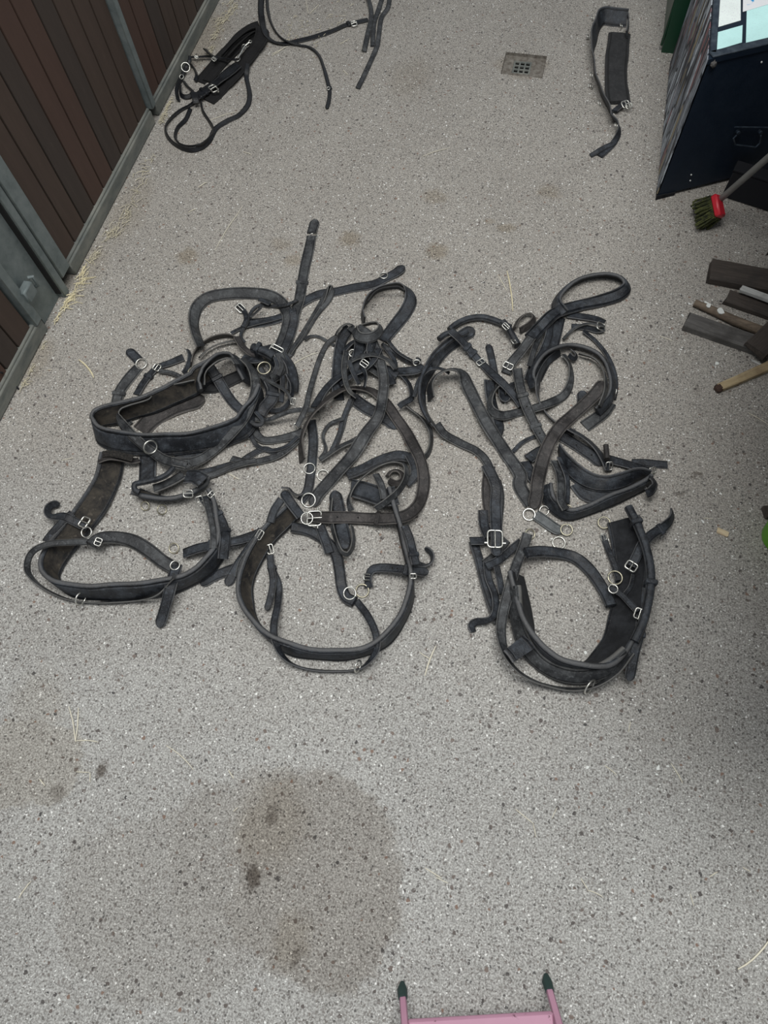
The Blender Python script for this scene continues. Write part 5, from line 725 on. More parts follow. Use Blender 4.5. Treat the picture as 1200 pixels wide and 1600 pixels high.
  ('s','cheek_strap','lj','flat',14,[-12583,20753,91,50,-12472,20642,91,50,-12360,20533,91,50,-12236,20437,91,50,-12110,20343,91,50,-12058,20202,91,50,-12112,20057,91,50,-12252,20002,91,50,-12397,20052,91,50,-12486,20180,91,50,-12542,20326,91,50,-12580,20478,91,50],{}),
  ('s','cheek_strap','lj','flat',12,[-12655,21767,269,30,-12582,21547,276,30,-12629,21454,207,30,-12693,21360,146,30,-12695,21192,136,30,-12684,21014,133,30,-12688,20967,124,30],{}),
  ('r','steel',[-12639,21255,235],14,3.0,40,30),
  ('r','steel',[-12632,20800,204],7,2.5,30,0),
  ('b',[-11714,21650,349],12,14,-21,20),
  ('b',[-12487,21888,190],10,12,9,20),
  ('s','short_strap','lj','flat',22,[-11881,19953,308,10,-11819,19863,306,10,-11759,19776,302,10,-11716,19703,283,10,-11694,19651,246,10,-11670,19592,213,10],{}),
 ],
 'RN': [
  ('s','rein_end','lg','flat',17,[-6943,26667,39,10,-6937,26513,39,10,-6930,26358,39,10,-6923,26203,39,10,-6917,26048,39,10,-6911,25893,39,10,-6905,25738,39,10,-6902,25583,39,10,-6902,25428,39,10,-6903,25273,39,10,-6902,25118,39,10,-6894,24963,39,10,-6877,24809,39,10,-6853,24656,39,10,-6824,24504,39,10,-6794,24352,39,10,-6763,24200,39,10,-6730,24048,39,10,-6696,23897,39,10,-6662,23746,39,10,-6640,23645,39,10],{}),
  ('s','rein','lj','flat',22,[-11398,25968,61,20,-11358,25822,62,20,-11320,25675,62,20,-11282,25528,62,20,-11243,25381,62,20,-11202,25235,62,20,-11160,25091,61,20,-11115,24949,60,19,-11067,24809,58,18,-11016,24671,55,16,-10958,24526,58,15,-10872,24322,98,15,-10768,24078,165,16,-10662,23835,231,17,-10568,23636,273,19,-10496,23511,270,20,-10437,23440,235,22,-10384,23400,182,23,-10327,23382,120,25,-10241,23352,75,25,-10113,23299,65,23,-9972,23273,57,18,-9826,23277,49,12,-9681,23308,41,8,-9545,23376,34,4,-9417,23460,28,2,-9286,23539,26,0,-9153,23612,26,-1,-9022,23688,26,-1,-8892,23768,26,0,-8765,23851,25,0,-8642,23939,25,0,-8521,24032,25,0,-8403,24128,25,0,-8288,24226,25,0,-8176,24329,25,0,-8071,24439,25,0,-7968,24550,25,0,-7855,24651,25,0,-7729,24737,25,0,-7598,24813,25,0,-7464,24886,25,0,-7330,24957,25,0,-7196,25028,25,0,-7151,25052,25,0],{'keep': [0.9]}),
  ('b',[-7573,24693,70],26,18,26,0),
  ('s','rein','lj','flat',13,[-11204,25986,68,50,-11156,25841,68,50,-11110,25696,68,50,-11064,25551,68,50,-11017,25406,68,50,-10967,25262,68,50,-10914,25119,68,50,-10857,24978,68,50,-10798,24838,68,50,-10736,24699,68,50,-10670,24561,68,50,-10600,24426,68,50,-10525,24293,68,50,-10445,24163,68,51,-10360,24036,68,51,-10270,23913,68,51,-10174,23796,68,51,-10071,23687,66,48,-9960,23589,63,42,-9839,23498,63,36,-9691,23378,90,30,-9545,23303,100,26,-9404,23271,93,23,-9275,23287,60,21,-9134,23282,45,19,-8982,23273,45,19,-8833,23242,46,20,-8696,23169,48,22,-8572,23075,51,25,-8459,22967,53,28,-8359,22849,55,30,-8273,22722,56,31,-8197,22589,56,32,-8126,22454,56,31,-8058,22319,55,31,-7989,22185,54,29,-7924,22051,52,27,-7860,21917,49,23,-7798,21783,46,19,-7737,21648,43,16,-7675,21512,41,14,-7612,21374,40,14,-7553,21232,41,15,-7505,21087,41,15,-7470,20939,41,15,-7442,20788,41,15,-7420,20638,41,15,-7406,20486,41,15,-7394,20333,41,15,-7389,20283,41,15],{'keep': [0.862],'tip': 'e'}),
  ('r','steel',[-7575,21199,92],5,2.0,20,0),
  ('s','rein_end','lg','flat',17,[-6712,26702,39,10,-6692,26550,39,10,-6669,26399,39,10,-6646,26247,39,10,-6625,26096,39,10,-6609,25944,39,10,-6603,25791,39,10,-6618,25639,39,10,-6652,25490,39,10,-6686,25340,39,10,-6696,25188,39,10,-6686,25035,39,10,-6667,24883,39,10,-6643,24732,39,10,-6619,24581,39,10,-6597,24430,39,10,-6575,24278,39,10,-6550,24127,39,10,-6526,23973,41,10,-6504,23812,48,10,-6489,23652,52,10,-6490,23518,40,10,-6493,23366,39,10,-6500,23213,39,10,-6509,23060,39,10,-6517,22907,39,10,-6525,22754,39,10,-6534,22601,39,10,-6543,22449,39,10,-6553,22296,39,10,-6563,22143,39,10,-6574,21991,39,10,-6587,21838,39,10,-6600,21686,39,10,-6614,21533,39,10,-6623,21432,39,10],{'holes': [0.837]}),
  ('s','rein_end','lg','flat',18,[-7584,26546,55,20,-7520,26404,55,20,-7456,26264,55,20,-7391,26124,55,20,-7328,25983,55,20,-7267,25841,55,20,-7211,25697,55,20,-7161,25549,56,20,-7104,25358,82,20,-7050,25153,116,20,-7018,25001,117,20,-6995,24862,109,20,-6977,24714,106,20,-6960,24546,115,20,-6946,24383,121,20,-6938,24236,116,20,-6934,24114,96,20,-6936,24018,60,20,-6923,23872,55,20,-6906,23718,55,20,-6890,23565,55,20,-6873,23411,55,20,-6862,23309,55,20],{}),
 ],
 'GI': [
  ('s','flat_pad','lf','padded',74,[1560,25501,85,0,1563,25346,85,0,1565,25192,85,0,1568,25038,85,0,1571,24883,85,0,1574,24729,85,0,1579,24574,85,0,1584,24420,85,0,1589,24266,85,0,1595,24111,85,0,1602,23957,85,0,1612,23803,85,0,1623,23649,85,0,1637,23495,85,0,1652,23342,85,0,1669,23188,85,0,1688,23035,85,0,1709,22882,85,0,1733,22729,85,0,1760,22577,85,0,1789,22426,85,0,1819,22274,85,0,1848,22122,85,0,1857,22072,85,0],{}),
  ('s','surcingle_band','lk','flat',54,[1720,26202,210,45,1569,26197,209,45,1418,26191,208,44,1267,26180,212,45,1118,26189,220,48,968,26180,231,52,857,26069,240,56,810,25916,247,59,784,25759,252,62,767,25604,255,63,751,25449,258,65,737,25296,260,66,726,25144,262,67,718,24991,263,68,714,24839,264,69,714,24688,265,70,721,24537,266,70,733,24386,266,70,752,24237,266,70,775,24088,266,70,800,23940,266,70,828,23793,266,70,857,23646,266,70,886,23498,266,70,917,23351,266,70,950,23204,266,70,986,23058,266,70,1024,22913,266,70,1065,22769,266,70,1111,22625,266,70,1161,22483,266,70,1215,22343,266,70,1270,22203,266,70,1327,22064,266,70,1387,21927,265,70,1450,21792,264,69,1514,21658,263,68,1578,21525,260,66,1638,21396,254,63,1694,21273,241,57,1750,21157,224,50,1787,21077,214,45],{}),
  ('s','surcingle_strap','lk','flat',22,[1721,26230,304,70,1746,26155,255,70,1773,26098,196,70,1789,25947,192,70,1786,25693,248,70,1778,25449,298,70,1774,25296,294,70,1770,25175,304,70],{}),
  ('s','strap_tail','lk','flat',20,[1634,20948,462,40,1746,20915,389,45,1855,20893,305,49,1928,20847,230,50,1973,20788,162,47,1992,20713,105,43,1984,20591,81,37,1954,20453,69,28,1913,20320,56,19,1861,20187,45,11,1798,20052,40,8,1723,19916,39,8,1642,19780,40,9,1561,19644,42,10,1535,19599,42,10],{}),
  ('s','strap_tail','lk','flat',14,[1879,20144,108,50,1758,20033,111,37,1638,19926,111,25,1525,19809,112,18,1420,19693,109,18,1321,19628,62,19,1252,19563,49,20],{}),
  ('s','surcingle_strap','lk','flat',24,[1759,21593,125,20,1848,21734,125,20,1938,21875,125,20,2032,22013,125,20,2135,22144,125,20],{}),
  ('b',[2059,21848,210],24,20,-54,20),
  ('b',[2171,21786,210],20,16,-55,20),
  ('r','steel',[563,26253,76],7,2.4,50,90),
  ('r','steel',[539,25219,76],7,2.4,50,90),
  ('r','steel',[836,22541,556],8,2.4,50,90),
  ('r','steel',[923,22711,83],8,2.4,50,90),
  ('r','steel',[1224,21262,556],8,2.4,50,90),
  ('r','steel',[1574,25970,83],8,2.4,50,90),
  ('r','steel',[1856,20717,286],8,2.4,50,90),
 ],
}
def tack(key, name, label, cat_, loc, grp=None):
    t = thing(name, label, cat_, loc, 0, grp); org = Vector(loc)
    for it in TACK[key]: {'s': make_strap, 'r': ring_obj, 'b': buckle_obj}[it[0]](it, org, t)
    return t
tack('H1', 'driving_harness', 'leftmost tangled black leather driving harness lying nearest the stable door', 'harness', (-0.8204, 0.6772, 0.0000), 'driving harnesses laid out on the floor')
tack('H2', 'driving_harness', 'middle black leather driving harness with round breast collar and long buckled strap', 'harness', (-0.3128, 0.7453, 0.0000), 'driving harnesses laid out on the floor')
tack('H3', 'driving_harness', 'right-hand black leather driving harness with wide padded collar and big roller buckle', 'harness', (0.1521, 0.8421, 0.0000), 'driving harnesses laid out on the floor')
tack('BR', 'folded_bridle', 'black bridle and folded padded strap lying against the boarded wall', 'bridle', (-1.1660, 2.1600, 0.0000))
tack('RN', 'driving_reins', 'long thin black reins trailing in from the top edge', 'reins', (-0.8055, 2.3555, 0.0000))
tack('GI', 'saddle_girth', 'bent black padded girth strap with metal rings beside the navy chest', 'girth', (0.1409, 2.3382, -0.0000))

# ------------------------------------------------------------------ navy chest
A = Vector((0.3327, 1.8083, 0.0000)[:2]); TH_ = radians(28.5); HB = .418
Bk = Vector((0.3327, 2.4179, 0.0000)[:2]); Dr = A+.74*Vector((cos(TH_), sin(TH_))); Dr.x = min(Dr.x, .975); Cb = Vector((.975, Bk.y))
ch = thing('storage_chest', 'navy painted chest with paper stuck on its top and glued paper strips on its side', 'chest', (A.x, A.y, 0))
ex = (Dr-A).normalized(); fr = Vector((ex.y, -ex.x))    # outward of front
ey = (Bk-A).normalized(); lf = Vector((-ey.y, ey.x))
def L2(p): return (p.x-A.x, p.y-A.y)
b = MB(); b.prism([L2(A+ex*.004+ey*.004), L2(Dr), L2(Cb), L2(Bk)], .012, HB-.012); b.build('body', M['navy'], ch, smooth=False)
b = MB(); b.prism([L2(A), L2(Dr), L2(Cb), L2(Bk)], HB-.012, HB); b.build('lid', M['navy'], ch, smooth=False)
b = MB()
for s0, s1, z0, z1 in ((0, .03, .0, .014), (.02, .06, 0, .012)): b.prism([L2(A+ex*s0), L2(A+ex*s1), L2(A+ex*s1+ey*.04), L2(A+ex*s0+ey*.04)], z0, z1)
b.build('foot', M['black'], ch, smooth=False)
b = MB(); b.prism([L2(A+ey*.02), L2(A+ey*.05), L2(A+ey*.05+Vector((.03, 0))), L2(A+ey*.02+Vector((.03, 0)))], 0, .012)
b.prism([L2(Bk-ey*.06), L2(Bk), L2(Bk+Vector((.05, 0))), L2(Bk-ey*.06+Vector((.05, 0)))], 0, .012); b.build('foot', M['black'], ch, smooth=False)
def side_poly(name, org2, d2, out, pts, th, mat, lbl=None):
    b = MB(); n = len(pts); v = []
    for off in (0.0004, th):
        for s, z in pts: p = org2+d2*s+out*off; v.append((p.x-A.x, p.y-A.y, z))
    b.add(v, [tuple(range(n)), tuple(range(2*n-1, n-1, -1))]+[(i, n+i, n+(i+1) % n, (i+1) % n) for i in range(n)])
    o = b.build(name, mat, ch, smooth=False)
    if lbl: o['label'] = lbl
    return o
LL = (Bk-A).length
side_poly('paper_strips', A, ey, lf, [(.004, .02), (LL, .014), (LL, HB-.004), (.006, HB-.004)], .0025, M['collage'], 'side covered in overlapping cut magazine strips')
# trim along the lid edges
def bar(name, p0, p1, w, h, z, mat):
    d = p1-p0; c = (p0+p1)/2; b = MB(); b.box((c.x-A.x, c.y-A.y, z), (d.length, w, h), rz=math.atan2(d.y, d.x), bev=.002); return b.build(name, mat, ch)
inn = Vector((-fr.x, -fr.y)); ir = Vector((-lf.x, -lf.y))
bar('lid_trim', A+inn*.011+ex*.01, Dr+inn*.011, .022, .006, HB+.003, M['navy_trim'])
bar('lid_trim', A+ir*.008+ey*.02, Bk+ir*.008, .016, .006, HB+.003, M['navy_trim'])
b = MB(); c0 = A+ex*.012+fr*.001
for k in range(5): b.box((c0.x-A.x+random.uniform(-.008, .01), c0.y-A.y+random.uniform(-.005, .008), HB-.006+random.uniform(-.02, .006)), (.012, .008, .010), rz=k, bev=.002)
b.build('broken_corner', M['w_grey'], ch)
# papers lying stuck on the lid
def sheet(poly, mat, lbl, z):
    c = sum((Vector(p[:2]) for p in poly), Vector((0, 0)))/len(poly); b = MB(); b.prism([(p[0]-c.x, p[1]-c.y) for p in poly][::-1], 0, .0008)
    o = b.build('paper_sheet', mat, ch, smooth=False); o.location = (c.x-A.x, c.y-A.y, z); o['label'] = lbl; return o
def paper(name, tint, kind):
    m = NT(name, .25); u = m.xyz(); w = tint
    n = m.noise(22, 3); c = m.mix(m.ramp(n, .4, .7), w, tuple(x*.93 for x in w))
    q = m.noise(1.0, 3, .8, m.mapping((130, 420, 1))); c = m.mix(m.ramp(q, .60, .66, 0, .5), c, (.28, .42, .48)) if kind != 1 else c
    if kind == 1:
        q = m.noise(1.0, 3, .8, m.mapping((300, 160, 1))); c = m.mix(m.ramp(q, .56, .64, 0, .55), c, (.55, .48, .62))
    if kind == 2:
        c = m.mix(m.ramp(m.noise(16, 2), .52, .54), (.80, .82, .85), (.02, .32, .68)); c = m.mix(m.ramp(m.noise(28, 2), .62, .64), c, (.70, .10, .25))
    m.col(c); return m.m
P1 = paper('laminated_white_sheet', (.88, .97, .95), 1); P2 = paper('laminated_pale_cyan_sheet', (.60, .95, .94), 0); P3_ = paper('blue_pink_print', (.5, .7, .9), 2)
sheet([(0.3486, 1.9351), (0.4019, 1.9701), (0.3973, 2.1359), (0.3454, 2.1145)], P1, 'white laminated sheet with faint print', HB+.0005)
sheet([(0.3485, 1.8454), (0.4073, 1.8841), (0.4070, 1.9518), (0.3494, 1.9150)], P2, 'small pale cyan laminated card', HB+.0005)
sheet([(0.4167, 1.8708), (0.5280, 1.9452), (0.5281, 2.0873), (0.4155, 2.0097)], P2, 'pale cyan laminated sheet', HB+.0005)
sheet([(0.4056, 2.0030), (0.5281, 2.0847), (0.5281, 2.2389), (0.4032, 2.1534)], P3_, 'blue and pink printed sheet', HB+.0016)
# folding handle and screws on the front
HL = [(0.1734, 0.1799), (0.1676, 0.1716), (0.1839, 0.1476), (0.2582, 0.1207), (0.2649, 0.1312), (0.2563, 0.1574), (0.1616, 0.2021), (0.2803, 0.1711), (0.1799, 0.1822), (0.2552, 0.1636)]
b = MB()
def fp(s, z, off=.012): p = A+ex*s+fr*off; return (p.x-A.x, p.y-A.y, z)
b.tube([fp(*p) for p in HL[:6]], .0022, n=8); b.build('handle', M['navy_trim'], ch)
b = MB(); b.tube([fp(*p, .005) for p in HL[6:8]], .002, n=8)
b.build('handle_rod', M['navy_trim'], ch)
for p in HL[8:]: b = MB(); b.tube([fp(*p, 0), fp(*p, .010)], .005, n=10); b.build('handle_bracket', M['navy_trim'], ch)
for p in [(0.0888, 0.0657), (0.0939, 0.0445), (0.1574, 0.3778)]: b = MB(); b.tube([fp(*p, 0), fp(*p, .002)], .0022, n=8); b.build('screw_head', M['white'], ch)
# dark box at the right of the chest, behind the broom
bx = thing('storage_box', 'black box standing in the shadow behind the broom handle', 'box', (0.5177, 1.8520, 0.0000))
b = MB(); d_ = math.atan2(*((0.6520, 1.8140, 0.0000)[1]-(0.5177, 1.8520, 0.0000)[1], (0.6520, 1.8140, 0.0000)[0]-(0.5177, 1.8520, 0.0000)[0]))
Rz = Matrix.Rotation(d_, 3, 'Z')
b.box(Rz @ Vector((.14, .022, .046)), (.28, .038, .088), rz=d_, bev=.003); b.build('box_body', M['black'], bx)
b = MB(); b.box(Rz @ Vector((.14, .022, .093)), (.284, .042, .008), rz=d_, bev=.002); b.build('box_lid', M['black'], bx)
# dark green bin behind the chest
gb = thing('wheelie_bin', 'dark green plastic bin standing behind the navy chest at the top edge', 'bin', (0.3009, 2.4889, 0.0000))
b = MB(); b.add([(0, 0, 0), (.30, 0, 0), (.30, .34, 0), (0, .34, 0), (-.018, -.012, .60), (.318, -.012, .60), (.318, .36, .60), (-.018, .36, .60)], [(3, 2, 1, 0), (4, 5, 6, 7), (0, 1, 5, 4), (1, 2, 6, 5), (2, 3, 7, 6), (3, 0, 4, 7)])
b.build('bin_body', M['green_dark'], gb, smooth=False)
b = MB(); b.box((.15, .175, .605), (.37, .40, .03), bev=.006); b.build('bin_lid', M['green_dark'], gb)
b = MB(); b.box((-.006, .006, .30), (.008, .012, .56), bev=.002); b.build('corner_rib', M['green_dark'], gb)

# ------------------------------------------------------------------ broom
bp0 = Vector((0.4850, 1.7117, 0.0500)); 
br = thing('broom', 'broom with red head and green bristles leaning by the navy chest', 'broom', (bp0.x, bp0.y, 0))
# head: long axis u, standing on bristles tilted to the left
hA = Vector((0.4804, 1.7652, 0.0750)); hB = Vector((0.5003, 1.7165, 0.0550))
u = (hB-hA).normalized(); bd = Vector((-.52, -.16, -.84)); bd = (bd-u*bd.dot(u)).normalized(); s_ = u.cross(bd).normalized()
o0 = Vector((bp0.x, bp0.y, 0)); hc = (hA+hB)/2-o0+Vector((0,0,.0))
R = Matrix((u, s_, bd)).transposed(); hl = (hB-hA).length*1.12
b = MB(); b.box(hc, (hl, .034, .018), M=R, bev=.004); b.build('broom_head', M['red'], br)
b = MB(); random.seed(3)
for i in range(15):
    for j in range(7):
        p = hc+R @ Vector(((i/14-.5)*hl*.98, (j/6-.5)*.034, .007)); e = p+bd*(.052+random.uniform(-.006, .004))+u*(random.uniform(-.006, .006)+(i/14-.5)*.012)+s_*(random.uniform(-.004, .004)+(j/6-.5)*.012)
        mid = (p+e)/2+Vector((random.uniform(-.002, .002), random.uniform(-.002, .002), 0)); b.tube([p, mid, e], [.0022, .0024, .0028], n=5)
bo = b.build('bristles', M['bristle'], br); bo['kind'] = 'stuff'
h0 = Vector((0.4945, 1.7602, 0.0750))-o0; h1 = Vector((0.5292, 1.6574, 0.3000))-o0; h2 = h0+(h1-h0)*1.6
b = MB(); b.tube([h0-(h1-h0).normalized()*.01, h0, h0+(h1-h0)*.5, h2], [.0085, .0085, .0085, .0085], n=12); b.build('broom_handle', M['handle'], br)

# ------------------------------------------------------------------ timber offcuts
def plank(name, label, pa, pb, w, th, mat, z=0.0, taper=1.0, tilt=0.0, rough_end=.006, nseg=7, group=None, z2=None):
    pa = Vector(pa[:2]); pb = Vector(pb[:2]); d = pb-pa; L = d.length; rz = math.atan2(d.y, d.x)
    o = []; vs = []; fs = []
    for i in range(nseg+1):
        f = i/nseg; k = 1+(taper-1)*f; j = lambda a: random.uniform(-a, a)
        x = f*L; e = rough_end if i in (0, nseg) else 0
        for yy, zz in ((-w/2*k+.0015, 0), (w/2*k-.0015, 0), (w/2*k, .0015), (w/2*k, th-.0015), (w/2*k-.0015, th), (-w/2*k+.0015, th), (-w/2*k, th-.0015), (-w/2*k, .0015)):
            vs.append((x+j(e), yy+j(.0007), zz+(z2 or 0)*f+(j(.0004) if zz > .002 else 0)))
    for i in range(nseg):
        for k in range(8): fs.append((i*8+k, (i+1)*8+k, (i+1)*8+(k+1) % 8, i*8+(k+1) % 8)[::-1])
    fs += [tuple(range(7, -1, -1))[::-1], tuple(nseg*8+k for k in range(8))[::-1]]
    ob = mesh_obj(name, vs, fs, mat, sharp=30); ob.location = (pa.x, pa.y, z); ob.rotation_euler = (0, 0, rz)
    tag(ob, label, 'timber', group); return ob
G = 'wooden offcuts heaped at the right'
plank('wood_plank', 'broad dark plank lying farthest up the timber heap', (0.4948, 1.5524, 0.0000), (0.8056, 1.5332, 0.0000), .075, .022, M['w_dark'], group=G)
plank('wood_block', 'dark upright wood block with a pale corner at the right edge', (0.6528, 1.6005, 0.0200), (0.7978, 1.6675, 0.0200), .055, .10, M['w_dark'], group=G, z=.0235)
plank('wood_plank', 'grey weathered short plank lying lowest beside the round stick', (0.4432, 1.3659, 0.0000), (0.6457, 1.3155, 0.0000), .050, .020, M['w_grey'], group=G, rough_end=.004)
plank('wood_plank', 'short dark brown board wedged under the white strip', (0.5454, 1.4724, 0.0100), (0.7584, 1.4144, 0.0100), .046, .014, M['w_dark'], group=G, z=.0005)
plank('wood_strip', 'white painted strip of wood on the timber heap', (0.5745, 1.4871, 0.0200), (0.7617, 1.4304, 0.0200), .018, .012, M['w_white'], group=G, z=.0235)
plank('wood_plank', 'dark broken board lying across the right end of the grey plank', (0.6121, 1.2853, 0.0200), (0.7493, 1.4870, 0.0200), .060, .018, M['w_dark'], group=G, z=.0215)
plank('wood_sliver', 'thin white-edged sliver poking out beside the pale split stick', (0.6129, 1.2798, 0.0030), (0.6484, 1.2662, 0.0030), .007, .003, M['w_white'], group=G)
b = MB(); a0 = Vector((0.4608, 1.4325, 0.0115)); a1 = Vector((0.5702, 1.3885, 0.0130)); a2 = Vector((0.6761, 1.3547, 0.0140)); b.tube([a0-a0, (a1-a0)*.5+Vector((0, .001, 0)), a1-a0, a2-a0, (a2-a0)*1.3], [.0095, .011, .0125, .0135, .014], n=14)
st = b.build('round_stick', M['w_stick'], loc=a0); tag(st, 'round brown stick with two white paint spots', 'stick', G)
def flake(p, r, mat, label, seed, th=.0012, parent=None, name='paint_flake', el=1.0):
    rnd = random.Random(seed); n = 9; b = MB(); pts = []; a0_ = rnd.uniform(0, 6)
    for k in range(n):
        a = 2*pi*k/n; q = r*rnd.uniform(.7, 1.15); x, y = q*cos(a), q*sin(a)*el; pts.append((x*cos(a0_)-y*sin(a0_), x*sin(a0_)+y*cos(a0_)))
    b.prism(pts, 0, th); o = b.build(name, mat, parent, smooth=False); o.location = p
    if parent is None: tag(o, label, 'debris', 'white flakes and chips on the floor')
    return o
for (dx_, dy_, rr_, sd) in (((a1-a0).x*.31, (a1-a0).y*.31, .007, 1), ((a1-a0).x*.60, (a1-a0).y*.60, .010, 2)):
    flake((dx_, dy_, .0105), rr_, M['white'], '', sd, .0025, st, 'paint_spot')
# pale split stick with a dark broken end
pa, pb = Vector((0.5378, 1.1695, 0.0000)), Vector((0.7386, 1.3234, 0.0000))
ps = plank('split_stick', 'pale split stick with a dark broken end', pa, pb, .020, .016, M['w_light'], taper=1.35, group=G, nseg=9)
b = MB(); b.box((-.002, 0, .008), (.018, .021, .0165), bev=.004); b.build('broken_end', M['w_char'], ps)
plank('wood_scrap', 'small dark wood scrap with a white edge above the green tub', (0.6534, 0.8371, 0.0000), (0.7512, 0.8544, 0.0000), .030, .016, M['w_dark'], group=G)
plank('wood_chip', 'small tan split wood chip lying alone on the right', (0.5508, 0.7717, 0.0000), (0.5742, 0.7651, 0.0000), .013, .006, M['w_chip'], nseg=3, rough_end=.002)
# green tub
gt = Vector((0.6956, 0.7811, 0.0000)); t_ = thing('plastic_tub', 'lime green plastic tub at the right edge', 'tub', gt)
b = MB(); b.lathe([(0, .0008), (.040, .0008), (.046, .004), (.052, .045), (.053, .09), (.056, .092), (.056, .097), (.051, .097), (.048, .05), (.042, .006), (0, .005)], n=40); b.build('tub_body', M['green'], t_)
b = MB(); b.tube([(.056*cos(a), .056*sin(a), .094) for a in [2*pi*k/40 for k in range(40)]], .003, closed=True, n=8); b.build('tub_rim', M['green'], t_)

# ------------------------------------------------------------------ pink stool at the bottom edge
F1 = Vector((0.0258, -0.2779, 0.0000)); F2 = Vector((0.2826, -0.2035, 0.0000))
stl = thing('step_stool', 'pink metal step stool with dark green feet at the bottom edge', 'stool', (F1+F2)/2); so = (F1+F2)/2
q1 = Vector((0.0434, -0.3236, 0.0750)); q2 = Vector((0.3002, -0.2587, 0.0850))
for F_, q in ((F1, q1), (F2, q2)):
    d = (q-F_); dn = d.normalized(); b = MB(); R = dn.to_track_quat('X', 'Z').to_matrix(); L = .34
    b.box(F_-so+dn*(.022+L/2)+Vector((0, 0, .004)), (L, .013, .010), M=R, bev=.002); b.build('leg', M['pink'], stl)
    b = MB(); b.tube([F_-so+Vector((0, .004, .003)), F_-so+dn*.010+Vector((0, 0, .005)), F_-so+dn*.030+Vector((0, 0, .006))], [.004, .0095, .0085], n=8); b.build('rubber_foot', M['foot'], stl)
c1 = Vector((0.0496, -0.3156, 0.0700))-so; c2 = Vector((0.2944, -0.2437, 0.0700))-so; d = c2-c1
b = MB(); b.box((c1+c2)/2+Vector((0, -.014, .0)), (d.length, .034, .012), rz=math.atan2(d.y, d.x), bev=.004); b.build('crossbar', M['pink'], stl)
for sx_ in (0, 1):      # rear legs and tread, just below the frame
    top = ((q1, q2)[sx_]-(F1, F2)[sx_]).normalized()*.36+(F1, F2)[sx_]-so
    b = MB(); b.tube([top, Vector((top.x, top.y-.30, .004))], .006, n=8); b.build('rear_leg', M['pink'], stl)
tA = ((q1-F1).normalized()*.36+F1-so); tB = ((q2-F2).normalized()*.36+F2-so)
b = MB(); b.box((tA+tB)/2+Vector((0, -.06, .008)), ((tB-tA).length+.02, .16, .014), bev=.004); b.build('tread', M['pink'], stl)

# ------------------------------------------------------------------ straw
def straw_mesh(L, bend, r=.0011, seed=0, kink=0.0):
    rnd = random.Random(seed); b = MB(); pts = []; n = 5
    for i in range(n+1):
        f = i/n-.5; pts.append((f*L, bend*L*(1-4*f*f)+(kink*L*max(0, f)), r+.0006+rnd.uniform(0, .0008)*i))
    b.tube(pts, [r*.6]+[r]*(n-1)+[r*.5], n=5); return b
def straw(p0, p1, bend=.05, r=.0011, label=None, group='loose straws on the concrete', kink=0.0, mat='straw_pale'):
    p0, p1 = Vector(p0), Vector(p1); d = p1-p0; b = straw_mesh(d.length, bend, r, int(abs(p0.x)*1e4), kink)
    o = b.build('straw', M[mat], loc=((p0.x+p1.x)/2, (p0.y+p1.y)/2, 0)); o.rotation_euler = (0, 0, math.atan2(d.y, d.x))
    tag(o, label or 'single thin pale straw stalk lying loose on the bare concrete', 'straw', group); return o
straw((-0.9091, 1.3776), (-0.8806, 1.5633), 0.02, 0.0009, label='long thin straw stalk lying above the leftmost harness arch', mat='straw_pale')
straw((-0.0537, 1.4587), (-0.0155, 1.3195), 0.02, 0.0016, label='yellow straw blade lying above the rightmost harness neck strap', mat='straw')
straw((-0.0762, 1.4401), (-0.0424, 1.3877), 0.0, 0.0009, label='thin straw well left of the top of the rightmost harness neck strap', mat='straw_pale')
straw((-1.1547, 0.9286), (-1.0878, 0.8794), 0.06, 0.0022, label='short thick yellow straw blade lying left of the leftmost harness', mat='straw')
straw((-0.0486, 0.2909), (-0.0382, 0.3600), 0.03, 0.0016, label='pale straw blade lying right of the middle harness, long and split', mat='straw_pale')
straw((-0.0450, 0.3292), (-0.0714, 0.3379), 0.0, 0.001, label='thin straw right of the bottom of the middle harness collar', mat='straw_pale')
straw((-0.8013, 0.0536), (-0.7562, -0.0110), 0.03, 0.0013, label='upper straw of a bent pair lying at lower left', mat='straw_pale')
straw((-0.7790, 0.0558), (-0.7552, -0.0134), 0.02, 0.0013, label='thin straw above and left of the brown smear at lower left', mat='straw_pale')
straw((-0.7576, -0.0113), (-0.7056, -0.0021), 0.05, 0.0011, label='thin straw well below and left of the hanging tab of the leftmost harness', mat='straw_pale')
straw((-0.7309, -0.0693), (-0.7006, -0.0636), 0.0, 0.001, label='thin straw just left of the brown smear at lower left', mat='straw_pale')
straw((-0.7006, -0.0636), (-0.6917, -0.0811), 0.0, 0.001, label='short straw just below and left of the brown smear at lower left', mat='straw_pale')
straw((-0.8023, -0.1001), (-0.7829, -0.1099), 0.0, 0.0011, label='short straw left of the brown smear at lower left', mat='straw_pale')
straw((-0.7482, -0.3157), (-0.7355, -0.2824), 0.04, 0.0012, label='curved straw stalk near the bottom left edge', mat='straw_pale')
straw((0.6232, -0.1090), (0.6767, -0.0481), -0.06, 0.0018, label='long curved pale straw lying at the lower right edge', mat='straw_pale')
straw((0.4814, 0.2260), (0.5065, 0.1926), 0.02, 0.001, label='thin straw well below and right of the bottom of the rightmost harness collar', mat='straw_pale')
straw((0.3498, 0.1919), (0.3757, 0.1788), 0.03, 0.0009, label='thin straw below the bottom of the rightmost harness collar', mat='straw_pale')
straw((0.1845, 0.0686), (0.2236, 0.0497), 0.0, 0.0009, label='thin straw well below and left of the bottom of the rightmost harness collar', mat='straw_pale')
straw((0.2236, 0.0497), (0.2320, 0.0264), 0.0, 0.0008, label='thin straw well below the bottom of the rightmost harness collar', mat='straw_pale')
straw((0.2584, 0.0674), (0.2657, 0.0899), 0.0, 0.0007, label='thin straw well above and right of the pink stool feet', mat='straw_pale')
